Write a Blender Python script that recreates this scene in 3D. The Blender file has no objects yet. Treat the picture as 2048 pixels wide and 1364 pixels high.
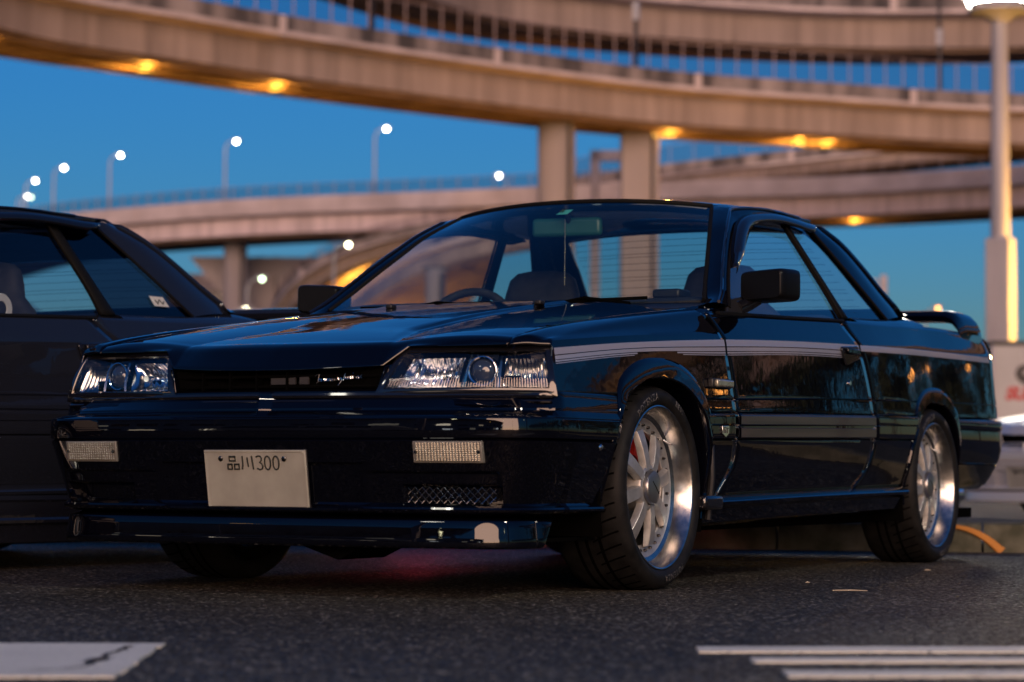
import bpy, bmesh, math, random
import numpy as np
from mathutils import Vector, Matrix, noise
random.seed(7)
R = math.radians
S = bpy.context.scene
COL = S.collection

# ------------------------------------------------------------------ camera
CAM = np.array([3.714758, -6.558863, 0.344055])
yaw, pitch, roll = R(-27.385416), R(3.021962), R(0.328451)
_d = np.array([math.sin(yaw)*math.cos(pitch), math.cos(yaw)*math.cos(pitch), math.sin(pitch)])
_r = np.array([math.cos(yaw), -math.sin(yaw), 0.0]); _u = np.cross(_r, _d)
_r2 = _r*math.cos(roll)+_u*math.sin(roll); _u2 = -_r*math.sin(roll)+_u*math.cos(roll)
cam_data = bpy.data.cameras.new('camera'); cam = bpy.data.objects.new('camera', cam_data); COL.objects.link(cam)
cam.matrix_world = Matrix(((_r2[0], _u2[0], -_d[0], CAM[0]), (_r2[1], _u2[1], -_d[1], CAM[1]),
                           (_r2[2], _u2[2], -_d[2], CAM[2]), (0, 0, 0, 1)))
cam_data.sensor_width = 36.0; cam_data.lens = 86.308
cam_data.clip_start = 0.05; cam_data.clip_end = 6000
cam_data.dof.use_dof = True; cam_data.dof.focus_distance = 7.25; cam_data.dof.aperture_fstop = 3.4
S.camera = cam

# ------------------------------------------------------------------ sky, dusk glow, exposure
world = bpy.data.worlds.new('World'); S.world = world; world.use_nodes = True
wn = world.node_tree; wn.nodes.clear()
SUN_AZ = math.atan2(-0.90, 0.44)        # direction from the scene towards the sunset, behind the camera
SUN_EL = R(3.5)
sky = wn.nodes.new('ShaderNodeTexSky'); sky.sky_type = 'NISHITA'; sky.sun_disc = False
sky.sun_elevation = R(3.0); sky.sun_rotation = R(90)-SUN_AZ
sky.altitude = 0; sky.air_density = 1.0; sky.dust_density = 0.1; sky.ozone_density = 5.6
bg = wn.nodes.new('ShaderNodeBackground'); bg.inputs[1].default_value = 0.12
wo = wn.nodes.new('ShaderNodeOutputWorld')
tint = wn.nodes.new('ShaderNodeMix'); tint.data_type = 'RGBA'; tint.blend_type = 'MULTIPLY'; tint.inputs[0].default_value = 1.0; tint.inputs[7].default_value = (1.0, .96, 1.0, 1)
wn.links.new(sky.outputs[0], tint.inputs[6]); wn.links.new(tint.outputs[2], bg.inputs[0]); wn.links.new(bg.outputs[0], wo.inputs[0])

sun_data = bpy.data.lights.new('sun', 'SUN'); sun_data.energy = 2.3; sun_data.angle = R(50); sun_data.color = (1.0, 0.60, 0.40)
sun = bpy.data.objects.new('sun', sun_data); COL.objects.link(sun)
sdir = Vector((math.cos(SUN_AZ)*math.cos(SUN_EL), math.sin(SUN_AZ)*math.cos(SUN_EL), math.sin(SUN_EL)))
sun.rotation_euler = sdir.to_track_quat('Z', 'Y').to_euler(); sun.location = sdir*50

S.view_settings.view_transform = 'Standard'; S.view_settings.look = 'None'
S.view_settings.exposure = 1.0; S.view_settings.gamma = 1.0; S.view_settings.use_curve_mapping = False
S.render.engine = 'CYCLES'
S.cycles.use_denoising = True; S.cycles.max_bounces = 6; S.cycles.diffuse_bounces = 2; S.cycles.glossy_bounces = 4; S.cycles.transparent_max_bounces = 16
S.cycles.sample_clamp_indirect = 6.0; S.cycles.caustics_reflective = False; S.cycles.caustics_refractive = False

# ------------------------------------------------------------------ helpers
def tag(o, label=None, cat=None, group=None, kind=None):
    if label: o['label'] = label
    if cat: o['category'] = cat
    if group: o['group'] = group
    if kind: o['kind'] = kind
    return o

def thing(name, label, cat, loc=(0, 0, 0), rz=0, group=None):
    o = bpy.data.objects.new(name, None); COL.objects.link(o)
    o.location = loc; o.rotation_euler = (0, 0, rz); o.empty_display_size = .2
    return tag(o, label, cat, group)

def link(name, me, mat, parent=None, loc=None, rot=None, scale=None):
    o = bpy.data.objects.new(name, me); COL.objects.link(o)
    if mat is not None and not me.materials:
        for m in (mat if isinstance(mat, (list, tuple)) else [mat]): me.materials.append(m)
    if parent is not None: o.parent = parent
    if loc is not None: o.location = loc
    if rot is not None: o.rotation_euler = rot
    if scale is not None: o.scale = scale
    return o

class MB:
    """collects shapes for ONE mesh object"""
    def __init__(s): s.v = []; s.f = []; s.mi = []
    def add(s, V, F, mi=0):
        k = len(s.v); s.v += [tuple(map(float, p)) for p in V]; s.f += [tuple(i+k for i in q) for q in F]; s.mi += [mi]*len(F); return s
    def box(s, x0, x1, y0, y1, z0, z1, M=None, mi=0):
        V = [(x, y, z) for x in (x0, x1) for y in (y0, y1) for z in (z0, z1)]
        if M is not None: V = [tuple(M @ Vector(p)) for p in V]
        return s.add(V, [(0, 1, 3, 2), (4, 6, 7, 5), (0, 4, 5, 1), (2, 3, 7, 6), (0, 2, 6, 4), (1, 5, 7, 3)], mi)
    def grid(s, rows, closed=False, mi=0, cap=False):
        n = len(rows[0]); V = [p for r_ in rows for p in r_]; F = []
        for i in range(len(rows)-1):
            for j in range(n-(0 if closed else 1)):
                F.append((i*n+j, i*n+(j+1) % n, (i+1)*n+(j+1) % n, (i+1)*n+j))
        if cap:
            F.append(tuple(range(n))[::-1]); F.append(tuple(range((len(rows)-1)*n, len(rows)*n)))
        return s.add(V, F, mi)
    def lathe(s, prof, n=48, axis='x', c=(0, 0, 0), mi=0, M=None, closed_prof=False):
        rows = []
        for (r_, a) in prof:
            row = []
            for k in range(n):
                t = 2*math.pi*k/n; p = (a, r_*math.cos(t), r_*math.sin(t))
                if axis == 'z': p = (r_*math.cos(t), r_*math.sin(t), a)
                if axis == 'y': p = (r_*math.sin(t), a, r_*math.cos(t))
                p = Vector((p[0]+c[0], p[1]+c[1], p[2]+c[2]))
                row.append(tuple(M @ p) if M is not None else tuple(p))
            rows.append(row)
        if closed_prof: rows.append(rows[0])
        return s.grid(rows, closed=True, mi=mi)
    def tube(s, pts, r, n=8, mi=0, cap=True):
        P = [Vector(p) for p in pts]; rows = []; rad = r if isinstance(r, (list, tuple)) else [r]*len(P)
        up = None
        for i, p in enumerate(P):
            t = (P[min(i+1, len(P)-1)]-P[max(i-1, 0)]).normalized()
            if up is None:
                up = Vector((0, 0, 1)) if abs(t.z) < .9 else Vector((1, 0, 0))
            a = t.cross(up).normalized(); b = a.cross(t).normalized(); up = b
            rows.append([tuple(p+a*rad[i]*math.cos(2*math.pi*k/n)+b*rad[i]*math.sin(2*math.pi*k/n)) for k in range(n)])
        return s.grid(rows, closed=True, mi=mi, cap=cap)
    def prism(s, poly, off, mi=0):
        n = len(poly); off = Vector(off); V = [tuple(Vector(p)) for p in poly]+[tuple(Vector(p)+off) for p in poly]
        F = [tuple(range(n))[::-1], tuple(range(n, 2*n))]+[(i, (i+1) % n, n+(i+1) % n, n+i) for i in range(n)]
        return s.add(V, F, mi)
    def mesh(s, name, ang=35, out=None, merge=1e-5, recalc=True):
        me = bpy.data.meshes.new(name); me.from_pydata(s.v, [], s.f)
        for p, m in zip(me.polygons, s.mi): p.material_index = m
        bm = bmesh.new(); bm.from_mesh(me)
        if merge:
            bmesh.ops.remove_doubles(bm, verts=bm.verts, dist=merge)
            bmesh.ops.dissolve_degenerate(bm, dist=merge, edges=bm.edges)
        if recalc: bmesh.ops.recalc_face_normals(bm, faces=bm.faces)
        if out is not None:
            bm.normal_update(); o3 = Vector(out); t = 0
            for f in bm.faces: t += f.normal.dot(o3)*f.calc_area()
            if t < 0: bmesh.ops.reverse_faces(bm, faces=bm.faces)
        bm.to_mesh(me); bm.free()
        me.shade_smooth(); me.set_sharp_from_angle(angle=R(ang))
        return me
    def build(s, name, mat, parent=None, ang=35, out=None, bevel=0, seg=2, solid=0, loc=None, rot=None, merge=1e-5):
        o = link(name, s.mesh(name, ang, out, merge), mat, parent, loc, rot)
        if solid:
            m = o.modifiers.new('solid', 'SOLIDIFY'); m.thickness = solid; m.offset = -1
        if bevel:
            m = o.modifiers.new('bevel', 'BEVEL'); m.width = bevel; m.segments = seg; m.limit_method = 'ANGLE'; m.angle_limit = R(40)
        return o

def copy_tree(o, parent=None):
    c = o.copy(); COL.objects.link(c); c.parent = parent
    for ch in list(o.children): copy_tree(ch, c)
    return c

def crom(P, n):
    """Catmull-Rom resample of a polyline"""
    P = np.array(P, float); m = len(P); Q = np.vstack([2*P[0]-P[1], P, 2*P[-1]-P[-2]]); out = []
    for t in np.linspace(0, m-1, n):
        i = min(int(t), m-2); f = t-i; a, b, c, d_ = Q[i], Q[i+1], Q[i+2], Q[i+3]
        out.append(.5*((2*b)+(-a+c)*f+(2*a-5*b+4*c-d_)*f*f+(-a+3*b-3*c+d_)*f**3))
    return np.array(out)

_pc = {}
def I(x, xs, ys):
    """smooth monotone interpolation of a table (no kinks, so that reflections flow)"""
    key = (tuple(xs), tuple(ys))
    if key not in _pc:
        n = len(xs); h = [xs[i+1]-xs[i] for i in range(n-1)]; dl = [(ys[i+1]-ys[i])/h[i] for i in range(n-1)]
        m = [dl[0]]+[0.]*(n-2)+[dl[-1]]
        for i in range(1, n-1):
            if dl[i-1]*dl[i] > 0:
                w1, w2 = 2*h[i]+h[i-1], h[i]+2*h[i-1]; m[i] = (w1+w2)/(w1/dl[i-1]+w2/dl[i])
        _pc[key] = m
    m = _pc[key]; x = float(x)
    if x <= xs[0]: return float(ys[0])
    if x >= xs[-1]: return float(ys[-1])
    i = max(k for k in range(len(xs)-1) if xs[k] <= x); h = xs[i+1]-xs[i]; t = (x-xs[i])/h
    return float((1+2*t)*(1-t)**2*ys[i]+t*(1-t)**2*h*m[i]+t*t*(3-2*t)*ys[i+1]+t*t*(t-1)*h*m[i+1])
def IL(x, xs, ys): return float(np.interp(x, xs, ys))

def lerp(a, b, t): return a+(b-a)*t
def sstep(a, b, x):
    t = min(1, max(0, (x-a)/(b-a))); return t*t*(3-2*t)

# ------------------------------------------------------------------ materials
def mat(name, base, rough=.5, metal=0., coat=0., spec=.5, **kw):
    m = bpy.data.materials.new(name); m.use_nodes = True; b = m.node_tree.nodes['Principled BSDF']
    b.inputs['Base Color'].default_value = (*base, 1); b.inputs['Roughness'].default_value = rough
    b.inputs['Metallic'].default_value = metal; b.inputs['Coat Weight'].default_value = coat
    b.inputs['Coat Roughness'].default_value = kw.get('coat_rough', .02); b.inputs['Coat IOR'].default_value = kw.get('coat_ior', 1.5)
    b.inputs['Specular IOR Level'].default_value = spec
    if 'emit' in kw:
        b.inputs['Emission Color'].default_value = (*kw['emit'], 1); b.inputs['Emission Strength'].default_value = kw['es']
    return m

def nodes(m): return m.node_tree.nodes, m.node_tree.links, m.node_tree.nodes['Principled BSDF']

def vary(m, c0, c1, scale, detail=6, lo=.35, hi=.65, stretch=(1, 1, 1), rough=None, bump=0, bscale=None, bdist=.002):
    """mottled colour, optional roughness variation and fine relief"""
    N, L, b = nodes(m); tc = N.new('ShaderNodeTexCoord'); mp = N.new('ShaderNodeMapping'); mp.inputs['Scale'].default_value = stretch
    L.new(tc.outputs['Object'], mp.inputs[0])
    nz = N.new('ShaderNodeTexNoise'); nz.inputs['Scale'].default_value = scale; nz.inputs['Detail'].default_value = detail
    L.new(mp.outputs[0], nz.inputs['Vector'])
    cr = N.new('ShaderNodeValToRGB'); cr.color_ramp.elements[0].position = lo; cr.color_ramp.elements[1].position = hi
    cr.color_ramp.elements[0].color = (*c0, 1); cr.color_ramp.elements[1].color = (*c1, 1)
    L.new(nz.outputs[0], cr.inputs[0]); L.new(cr.outputs[0], b.inputs['Base Color'])
    if rough:
        mr = N.new('ShaderNodeMapRange'); mr.inputs['To Min'].default_value = rough[0]; mr.inputs['To Max'].default_value = rough[1]
        L.new(nz.outputs[0], mr.inputs[0]); L.new(mr.outputs[0], b.inputs['Roughness'])
    if bump:
        n2 = N.new('ShaderNodeTexNoise'); n2.inputs['Scale'].default_value = bscale or scale*6; n2.inputs['Detail'].default_value = 4
        L.new(tc.outputs['Object'], n2.inputs['Vector'])
        bp = N.new('ShaderNodeBump'); bp.inputs['Strength'].default_value = bump; bp.inputs['Distance'].default_value = bdist
        L.new(n2.outputs[0], bp.inputs['Height']); L.new(bp.outputs[0], b.inputs['Normal'])
    return m

def glass(name, tintc=(.8, .9, .9), refl=1.0, rough=.0, ior=1.5):
    """thin pane: tinted see-through plus mirror reflection that grows with the viewing angle (same from both sides)"""
    m = bpy.data.materials.new(name); m.use_nodes = True; N = m.node_tree.nodes; L = m.node_tree.links; N.clear()
    tr = N.new('ShaderNodeBsdfTransparent'); tr.inputs[0].default_value = (*tintc, 1)
    gl = N.new('ShaderNodeBsdfGlossy'); gl.inputs['Roughness'].default_value = rough; gl.inputs[0].default_value = (refl, refl, refl, 1)
    ge = N.new('ShaderNodeNewGeometry'); dt = N.new('ShaderNodeVectorMath'); dt.operation = 'DOT_PRODUCT'
    L.new(ge.outputs['Normal'], dt.inputs[0]); L.new(ge.outputs['Incoming'], dt.inputs[1])
    ab = N.new('ShaderNodeMath'); ab.operation = 'ABSOLUTE'; L.new(dt.outputs['Value'], ab.inputs[0])
    om = N.new('ShaderNodeMath'); om.operation = 'SUBTRACT'; om.inputs[0].default_value = 1; L.new(ab.outputs[0], om.inputs[1])
    pw = N.new('ShaderNodeMath'); pw.operation = 'POWER'; pw.inputs[1].default_value = 5; L.new(om.outputs[0], pw.inputs[0])
    f0 = ((ior-1)/(ior+1))**2*1.8
    ma = N.new('ShaderNodeMath'); ma.operation = 'MULTIPLY_ADD'; ma.inputs[1].default_value = 1-f0; ma.inputs[2].default_value = f0; L.new(pw.outputs[0], ma.inputs[0])
    mx = N.new('ShaderNodeMixShader'); o = N.new('ShaderNodeOutputMaterial')
    L.new(ma.outputs[0], mx.inputs[0]); L.new(tr.outputs[0], mx.inputs[1]); L.new(gl.outputs[0], mx.inputs[2]); L.new(mx.outputs[0], o.inputs[0])
    return m

def paint(name, base, flake, stripes=False):
    m = mat(name, base, .5, 0., 1.0, 0., coat_rough=.012, coat_ior=1.5); N, L, b = nodes(m)
    tc = N.new('ShaderNodeTexCoord')
    # orange peel in the clear coat, dust in the gloss
    nz = N.new('ShaderNodeTexNoise'); nz.inputs['Scale'].default_value = 14; nz.inputs['Detail'].default_value = 2
    L.new(tc.outputs['Object'], nz.inputs['Vector'])
    bp = N.new('ShaderNodeBump'); bp.inputs['Strength'].default_value = .035; bp.inputs['Distance'].default_value = .01
    L.new(nz.outputs[0], bp.inputs['Height']); L.new(bp.outputs[0], b.inputs['Coat Normal'])
    ds = N.new('ShaderNodeTexNoise'); ds.inputs['Scale'].default_value = 3.5; ds.inputs['Detail'].default_value = 7; ds.inputs['Roughness'].default_value = .7; L.new(tc.outputs['Object'], ds.inputs['Vector'])
    dm = N.new('ShaderNodeMapRange'); dm.inputs['From Min'].default_value = .4; dm.inputs['From Max'].default_value = .75; dm.inputs['To Min'].default_value = .008; dm.inputs['To Max'].default_value = .07
    L.new(ds.outputs[0], dm.inputs[0]); L.new(dm.outputs[0], b.inputs['Coat Roughness'])
    return m

M_navy = paint('navy_paint', (.0012, .0013, .0034), (.0045, .0065, .020))
M_grey = paint('gunmetal_paint', (.012, .014, .021), (.06, .066, .08))
M_gloss = mat('gloss_black', (.006, .006, .008), .08, 0, .6)
M_black = mat('black_plastic', (.012, .012, .013), .45)
M_seal = mat('rubber_seal', (.006, .006, .006), .7, spec=.1)
M_dark = mat('dark_cavity', (.003, .003, .003), .9, spec=0.)
M_rub = vary(mat('rubber', (.010, .010, .010), .65, spec=.18), (.007, .007, .007), (.014, .0137, .0132), 30, rough=(.45, .7), bump=.2, bscale=300)
M_letter = mat('tyre_lettering', (.10, .095, .09), .5)
M_alu = vary(mat('satin_aluminium', (.50, .49, .46), .45, .75), (.44, .43, .40), (.55, .54, .51), 40, rough=(.40, .52))
M_lip = vary(mat('polished_aluminium', (.52, .52, .50), .2, 1.), (.45, .45, .43), (.56, .56, .54), 60, stretch=(1, 1, 1), rough=(.16, .3))
M_bolt = mat('dark_bolt', (.12, .12, .12), .25, 1.)
M_chrome = mat('chrome', (.8, .8, .8), .06, 1.)
M_disc = mat('brake_disc', (.07, .068, .065), .45, .8)
M_cap = mat('cap_aluminium', (.34, .34, .34), .3, .9)
M_red = mat('red_caliper', (.5, .02, .015), .35)
M_ws = glass('windscreen_glass', (.74, .84, .82))
M_side = glass('side_glass', (.84, .88, .90))
M_tint = glass('smoked_glass', (.10, .10, .14))
M_lens = glass('lamp_lens', (.95, .97, .98), ior=1.45)
M_smoke = mat('smoked_acrylic', (.006, .006, .008), .06, 0, 0)
M_int = vary(mat('interior_black', (.015, .015, .017), .75), (.010, .010, .012), (.022, .022, .025), 25, bump=.15, bscale=200)
M_refl = mat('lamp_reflector', (.60, .62, .64), .10, 1.)
M_bulbglass = mat('projector_glass', (.03, .035, .045), .02, 0, 1.0)
M_white = mat('white_plastic', (.6, .58, .5), .4)
M_sign = vary(mat('clear_lamp_plastic', (.28, .26, .19), .2, .4, .8), (.20, .185, .13), (.36, .335, .25), 18)
M_plate = vary(mat('plate_cream', (.33, .325, .27), .45), (.29, .285, .235), (.35, .345, .285), 14, rough=(.38, .55))
M_pchar = mat('plate_green_black', (.008, .012, .010), .5)
M_silver = mat('silver_decal', (.46, .46, .52), .38, .5, .6, coat_rough=.03)
M_mold = vary(mat('grey_moulding', (.05, .037, .034), .3, .2, .25), (.038, .028, .026), (.062, .047, .043), 18, stretch=(1, .1, 3))
M_teal = mat('teal_sticker', (.12, .62, .50), .5)
M_tail = mat('tail_lamp', (.25, .005, .005), .15, 0, .8, emit=(1., .02, .015), es=0.15)
M_tail_on = mat('lit_tail_lamp', (.25, .005, .005), .15, 0, .8, emit=(1., .02, .03), es=5.0)
M_amber = mat('amber_lamp', (.5, .16, .02), .2, 0, .8)
M_seatw = mat('seat_lettering', (.55, .55, .5), .7)
# ================================================================== setting
def px(u, v):
    """direction of the view through a point of the 2048 px photograph (used once, to survey where things stand)"""
    return _d+_r2*(u-1024)/4909.947-_u2*(v-682)/4909.947
def at_z(u, v, z):
    t = px(u, v); k = (z-CAM[2])/t[2]; return CAM+t*k
def at_d(u, v, dist): return CAM+px(u, v)*dist

# ---- asphalt
def asphalt_material():
    m = mat('asphalt', (.04, .04, .04), .75, spec=.12); N, L, b = nodes(m)
    tc = N.new('ShaderNodeTexCoord')
    def vor(scale):
        v = N.new('ShaderNodeTexVoronoi'); v.inputs['Scale'].default_value = scale; L.new(tc.outputs['Object'], v.inputs['Vector'])
        sp = N.new('ShaderNodeSeparateColor'); L.new(v.outputs['Color'], sp.inputs[0]); return v, sp
    def ramp(src, stops):
        rp = N.new('ShaderNodeValToRGB'); e = rp.color_ramp.elements; e[0].position, e[0].color = stops[0][0], (*stops[0][1], 1); e[1].position, e[1].color = stops[-1][0], (*stops[-1][1], 1)
        for p, c in stops[1:-1]: q = e.new(p); q.color = (*c, 1)
        L.new(src, rp.inputs[0]); return rp
    v1, s1 = vor(120); v2, s2 = vor(62)
    base = ramp(s1.outputs[0], [(0, (.015, .014, .0115)), (.5, (.036, .0335, .0272)), (.85, (.082, .0755, .061)), (1, (.17, .155, .124))])
    # pale aggregate: a few stones, only their worn tops
    pick = ramp(s2.outputs[1], [(0, (0, 0, 0)), (.80, (0, 0, 0)), (.84, (.5, .5, .5)), (1, (1, 1, 1))])
    topm = ramp(v2.outputs['Distance'], [(0, (1, 1, 1)), (.30, (1, 1, 1)), (.42, (0, 0, 0)), (1, (0, 0, 0))])
    mu = N.new('ShaderNodeMath'); mu.operation = 'MULTIPLY'; L.new(pick.outputs[0], mu.inputs[0]); L.new(topm.outputs[0], mu.inputs[1])
    mx1 = N.new('ShaderNodeMix'); mx1.data_type = 'RGBA'; L.new(mu.outputs[0], mx1.inputs[0]); L.new(base.outputs[0], mx1.inputs[6]); mx1.inputs[7].default_value = (.46, .43, .37, 1)
    big = N.new('ShaderNodeTexNoise'); big.inputs['Scale'].default_value = .9; big.inputs['Detail'].default_value = 7; big.inputs['Roughness'].default_value = .65
    L.new(tc.outputs['Object'], big.inputs['Vector'])
    mr = N.new('ShaderNodeMapRange'); mr.inputs['From Min'].default_value = .3; mr.inputs['From Max'].default_value = .7; mr.inputs['To Min'].default_value = .6; mr.inputs['To Max'].default_value = 1.25
    L.new(big.outputs[0], mr.inputs[0])
    mx = N.new('ShaderNodeMix'); mx.data_type = 'RGBA'; mx.blend_type = 'MULTIPLY'; mx.inputs[0].default_value = 1
    L.new(mx1.outputs[2], mx.inputs[6]); L.new(mr.outputs[0], mx.inputs[7]); L.new(mx.outputs[2], b.inputs['Base Color'])
    ad = N.new('ShaderNodeMath'); ad.operation = 'MULTIPLY_ADD'; ad.inputs[1].default_value = -1.2; L.new(v2.outputs['Distance'], ad.inputs[0]); 
    m2 = N.new('ShaderNodeMath'); m2.operation = 'MULTIPLY'; m2.inputs[1].default_value = -.5; L.new(v1.outputs['Distance'], m2.inputs[0]); L.new(m2.outputs[0], ad.inputs[2])
    bp = N.new('ShaderNodeBump'); bp.inputs['Strength'].default_value = .8; bp.inputs['Distance'].default_value = .008
    L.new(ad.outputs[0], bp.inputs['Height']); L.new(bp.outputs[0], b.inputs['Normal'])
    r2 = N.new('ShaderNodeMapRange'); r2.inputs['To Min'].default_value = .38; r2.inputs['To Max'].default_value = .9
    L.new(s1.outputs[1], r2.inputs[0]); L.new(r2.outputs[0], b.inputs['Roughness'])
    return m
M_asph = asphalt_material()
g = MB().add([(-3000, -3000, 0), (3000, -3000, 0), (3000, 3000, 0), (-3000, 3000, 0)], [(0, 1, 2, 3)]).build('ground', M_asph)
tag(g, kind='structure')

# ---- worn white paint
def worn_paint(name, col, seed, lo=.42, hi=.50):
    m = mat(name, col, .6); N, L, b = nodes(m); tc = N.new('ShaderNodeTexCoord'); mp = N.new('ShaderNodeMapping'); mp.inputs['Location'].default_value = (seed, seed*2, 0)
    L.new(tc.outputs['Object'], mp.inputs[0])
    n1 = N.new('ShaderNodeTexNoise'); n1.inputs['Scale'].default_value = 9; n1.inputs['Detail'].default_value = 9; n1.inputs['Roughness'].default_value = .72; n1.inputs['Distortion'].default_value = .6
    L.new(mp.outputs[0], n1.inputs['Vector'])
    r1 = N.new('ShaderNodeValToRGB'); r1.color_ramp.elements[0].position = lo-.10; r1.color_ramp.elements[1].position = lo-.06
    L.new(n1.outputs[0], r1.inputs[0])
    n2 = N.new('ShaderNodeTexNoise'); n2.inputs['Scale'].default_value = 160; n2.inputs['Detail'].default_value = 3; L.new(tc.outputs['Object'], n2.inputs['Vector'])
    r2 = N.new('ShaderNodeValToRGB'); r2.color_ramp.elements[0].position = .30; r2.color_ramp.elements[1].position = .36; L.new(n2.outputs[0], r2.inputs[0])
    mu = N.new('ShaderNodeMath'); mu.operation = 'MULTIPLY'; L.new(r1.outputs[0], mu.inputs[0]); L.new(r2.outputs[0], mu.inputs[1])
    n3 = N.new('ShaderNodeTexNoise'); n3.inputs['Scale'].default_value = 3; n3.inputs['Detail'].default_value = 6; L.new(tc.outputs['Object'], n3.inputs['Vector'])
    c3 = N.new('ShaderNodeMix'); c3.data_type = 'RGBA'; c3.inputs[6].default_value = (col[0]*.75, col[1]*.75, col[2]*.74, 1); c3.inputs[7].default_value = (*col, 1); L.new(n3.outputs[0], c3.inputs[0])
    mx = N.new('ShaderNodeMix'); mx.data_type = 'RGBA'; mx.inputs[6].default_value = (.04, .04, .04, 1)
    L.new(mu.outputs[0], mx.inputs[0]); L.new(c3.outputs[2], mx.inputs[7]); L.new(mx.outputs[2], b.inputs['Base Color'])
    bp = N.new('ShaderNodeBump'); bp.inputs['Strength'].default_value = .5; bp.inputs['Distance'].default_value = .003
    L.new(n2.outputs[0], bp.inputs['Height']); L.new(bp.outputs[0], b.inputs['Normal'])
    return m
M_line = worn_paint('worn_white_paint', (.78, .77, .69), 3.1)

def marking(name, corners, label, group=None):
    """painted patch with ragged edges, 4 mm thick"""
    P = [np.array(c) for c in corners]; rng = random.Random(hash(name+label) % 999)
    pts = []
    for i in range(len(P)):
        a, b_ = P[i], P[(i+1) % len(P)]; n = max(2, int(np.linalg.norm(b_-a)/.012)); t_ = (b_-a)/np.linalg.norm(b_-a); nn = np.array((t_[1], -t_[0], 0))
        for k in range(n): pts.append(tuple(lerp(a, b_, k/n)+nn*rng.uniform(-.005, .005)))
    mb = MB(); mb.add([(p[0], p[1], .004) for p in pts], [tuple(range(len(pts)))])
    n = len(pts); mb.add([(p[0], p[1], .004) for p in pts]+[(p[0], p[1], 0) for p in pts], [(i, (i+1) % n, n+(i+1) % n, n+i) for i in range(n)])
    o = mb.build(name, M_line, None, 40, None)
    return tag(o, label, 'road marking', group)
g0 = [at_z(u, v, 0) for u, v in ((-260, 1290), (326, 1290), (230, 1357), (-260, 1357))]
marking('painted_block', g0, 'wide worn white painted block with a dark crack, lower left')
blk = bpy.data.objects['painted_block']; rng_ = random.Random(5)
cp = [np.array(at_z(u, v, .0055)) for u, v in ((255, 1291), (240, 1300), (215, 1307), (205, 1316), (185, 1322), (170, 1331), (120, 1337), (40, 1339))]
rows_ = []
for i, q in enumerate(crom(cp, 60)):
    w_ = .004+.006*rng_.random()+(.012 if 24 < i < 34 else 0); rows_.append([(q[0]-w_*rng_.random(), q[1]-w_*rng_.random()*1.6, .0055), (q[0]+w_*rng_.random(), q[1]+w_*rng_.random()*1.6, .0055)])
MB().grid(rows_).build('crack', M_asph, blk, 60, (0, 0, 1))
dirx = np.array((.849, .528, 0))
for k, (u0, v0, v1) in enumerate(((1392, 1296.5, 1306.5), (1500, 1319, 1327), (1566, 1345, 1356))):
    a, b_ = at_z(u0, v0, 0), at_z(u0+8, v1, 0)
    marking('painted_line', [a, a+dirx*3.2, b_+dirx*3.2, b_], ('thin white painted line farthest from the camera, lower right', 'middle one of three thin white painted lines, lower right', 'thin white painted line nearest the camera, lower right')[k], 'thin white lines in front of the coupe')
# bits of litter on the asphalt
M_stick = mat('dry_stick', (.42, .36, .26), .8)
for k, (u, v, ln, rz, lab) in enumerate(((1700, 1181, .10, .4, 'pale dry stick lying on asphalt right of front wheel'), (1615, 1165, .018, 1.1, 'small pale pebble by the stick, nearer the front wheel'), (1855, 1140, .022, .6, 'small pale chip on asphalt below the rear wheel'))):
    c = at_z(u, v, 0.004); t = np.array((math.cos(rz), math.sin(rz), 0))*ln/2
    o = MB().tube([tuple(c-t), tuple(c+np.array((0, 0, .001))), tuple(c+t)], [.0016, .0022, .0012] if k == 0 else [.001, .0028, .001], 6).build('stick' if k == 0 else 'pebble', M_stick)
    tag(o, lab, 'litter')

# ---- kerb behind the bays, with orange line
M_kerb = vary(mat('mossy_concrete', (.12, .12, .09), .9), (.05, .052, .032), (.14, .135, .10), 9, 9, bump=.6, bscale=60)
M_soil = vary(mat('soil', (.05, .05, .035), .95), (.02, .024, .012), (.06, .055, .04), 12, 9, bump=.8, bscale=40)
kd = np.array((.955, .28, 0)); kn = np.array((-.28, .955, 0)); kp = np.array((.60, 3.93, 0))
kerb = thing('kerb', 'low mossy concrete kerb behind the rear wheels of the navy coupe', 'kerb', tuple(kp))
for k in range(-9, 7):     # kerb stones laid end to end
    a, b_ = kd*(k*.9+.006), kd*((k+1)*.9-.006); pr = [(0, 0), (.012, .118), (.03, .128), (.17, .130), (.18, .12), (.18, 0)]
    mb = MB().grid([[tuple(q+kn*s+np.array((0, 0, z))) for s, z in pr] for q in (a, b_)], closed=True, cap=True)
    mb.build('kerb_stone', M_kerb, kerb, 30)
bed = MB().grid([[tuple(kd*x+kn*(.18+s)+np.array((0, 0, .10+.02*math.sin(x*3+s*5)))) for s in (0, .5, 1.0, 1.6)] for x in np.linspace(-8, 6, 40)]).build('planting_bed', M_soil, None, 60, (0, 0, 1), loc=tuple(kp))
tag(bed, kind='structure')
M_orange = worn_paint('orange_paint', (.62, .25, .035), 1.7)
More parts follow.
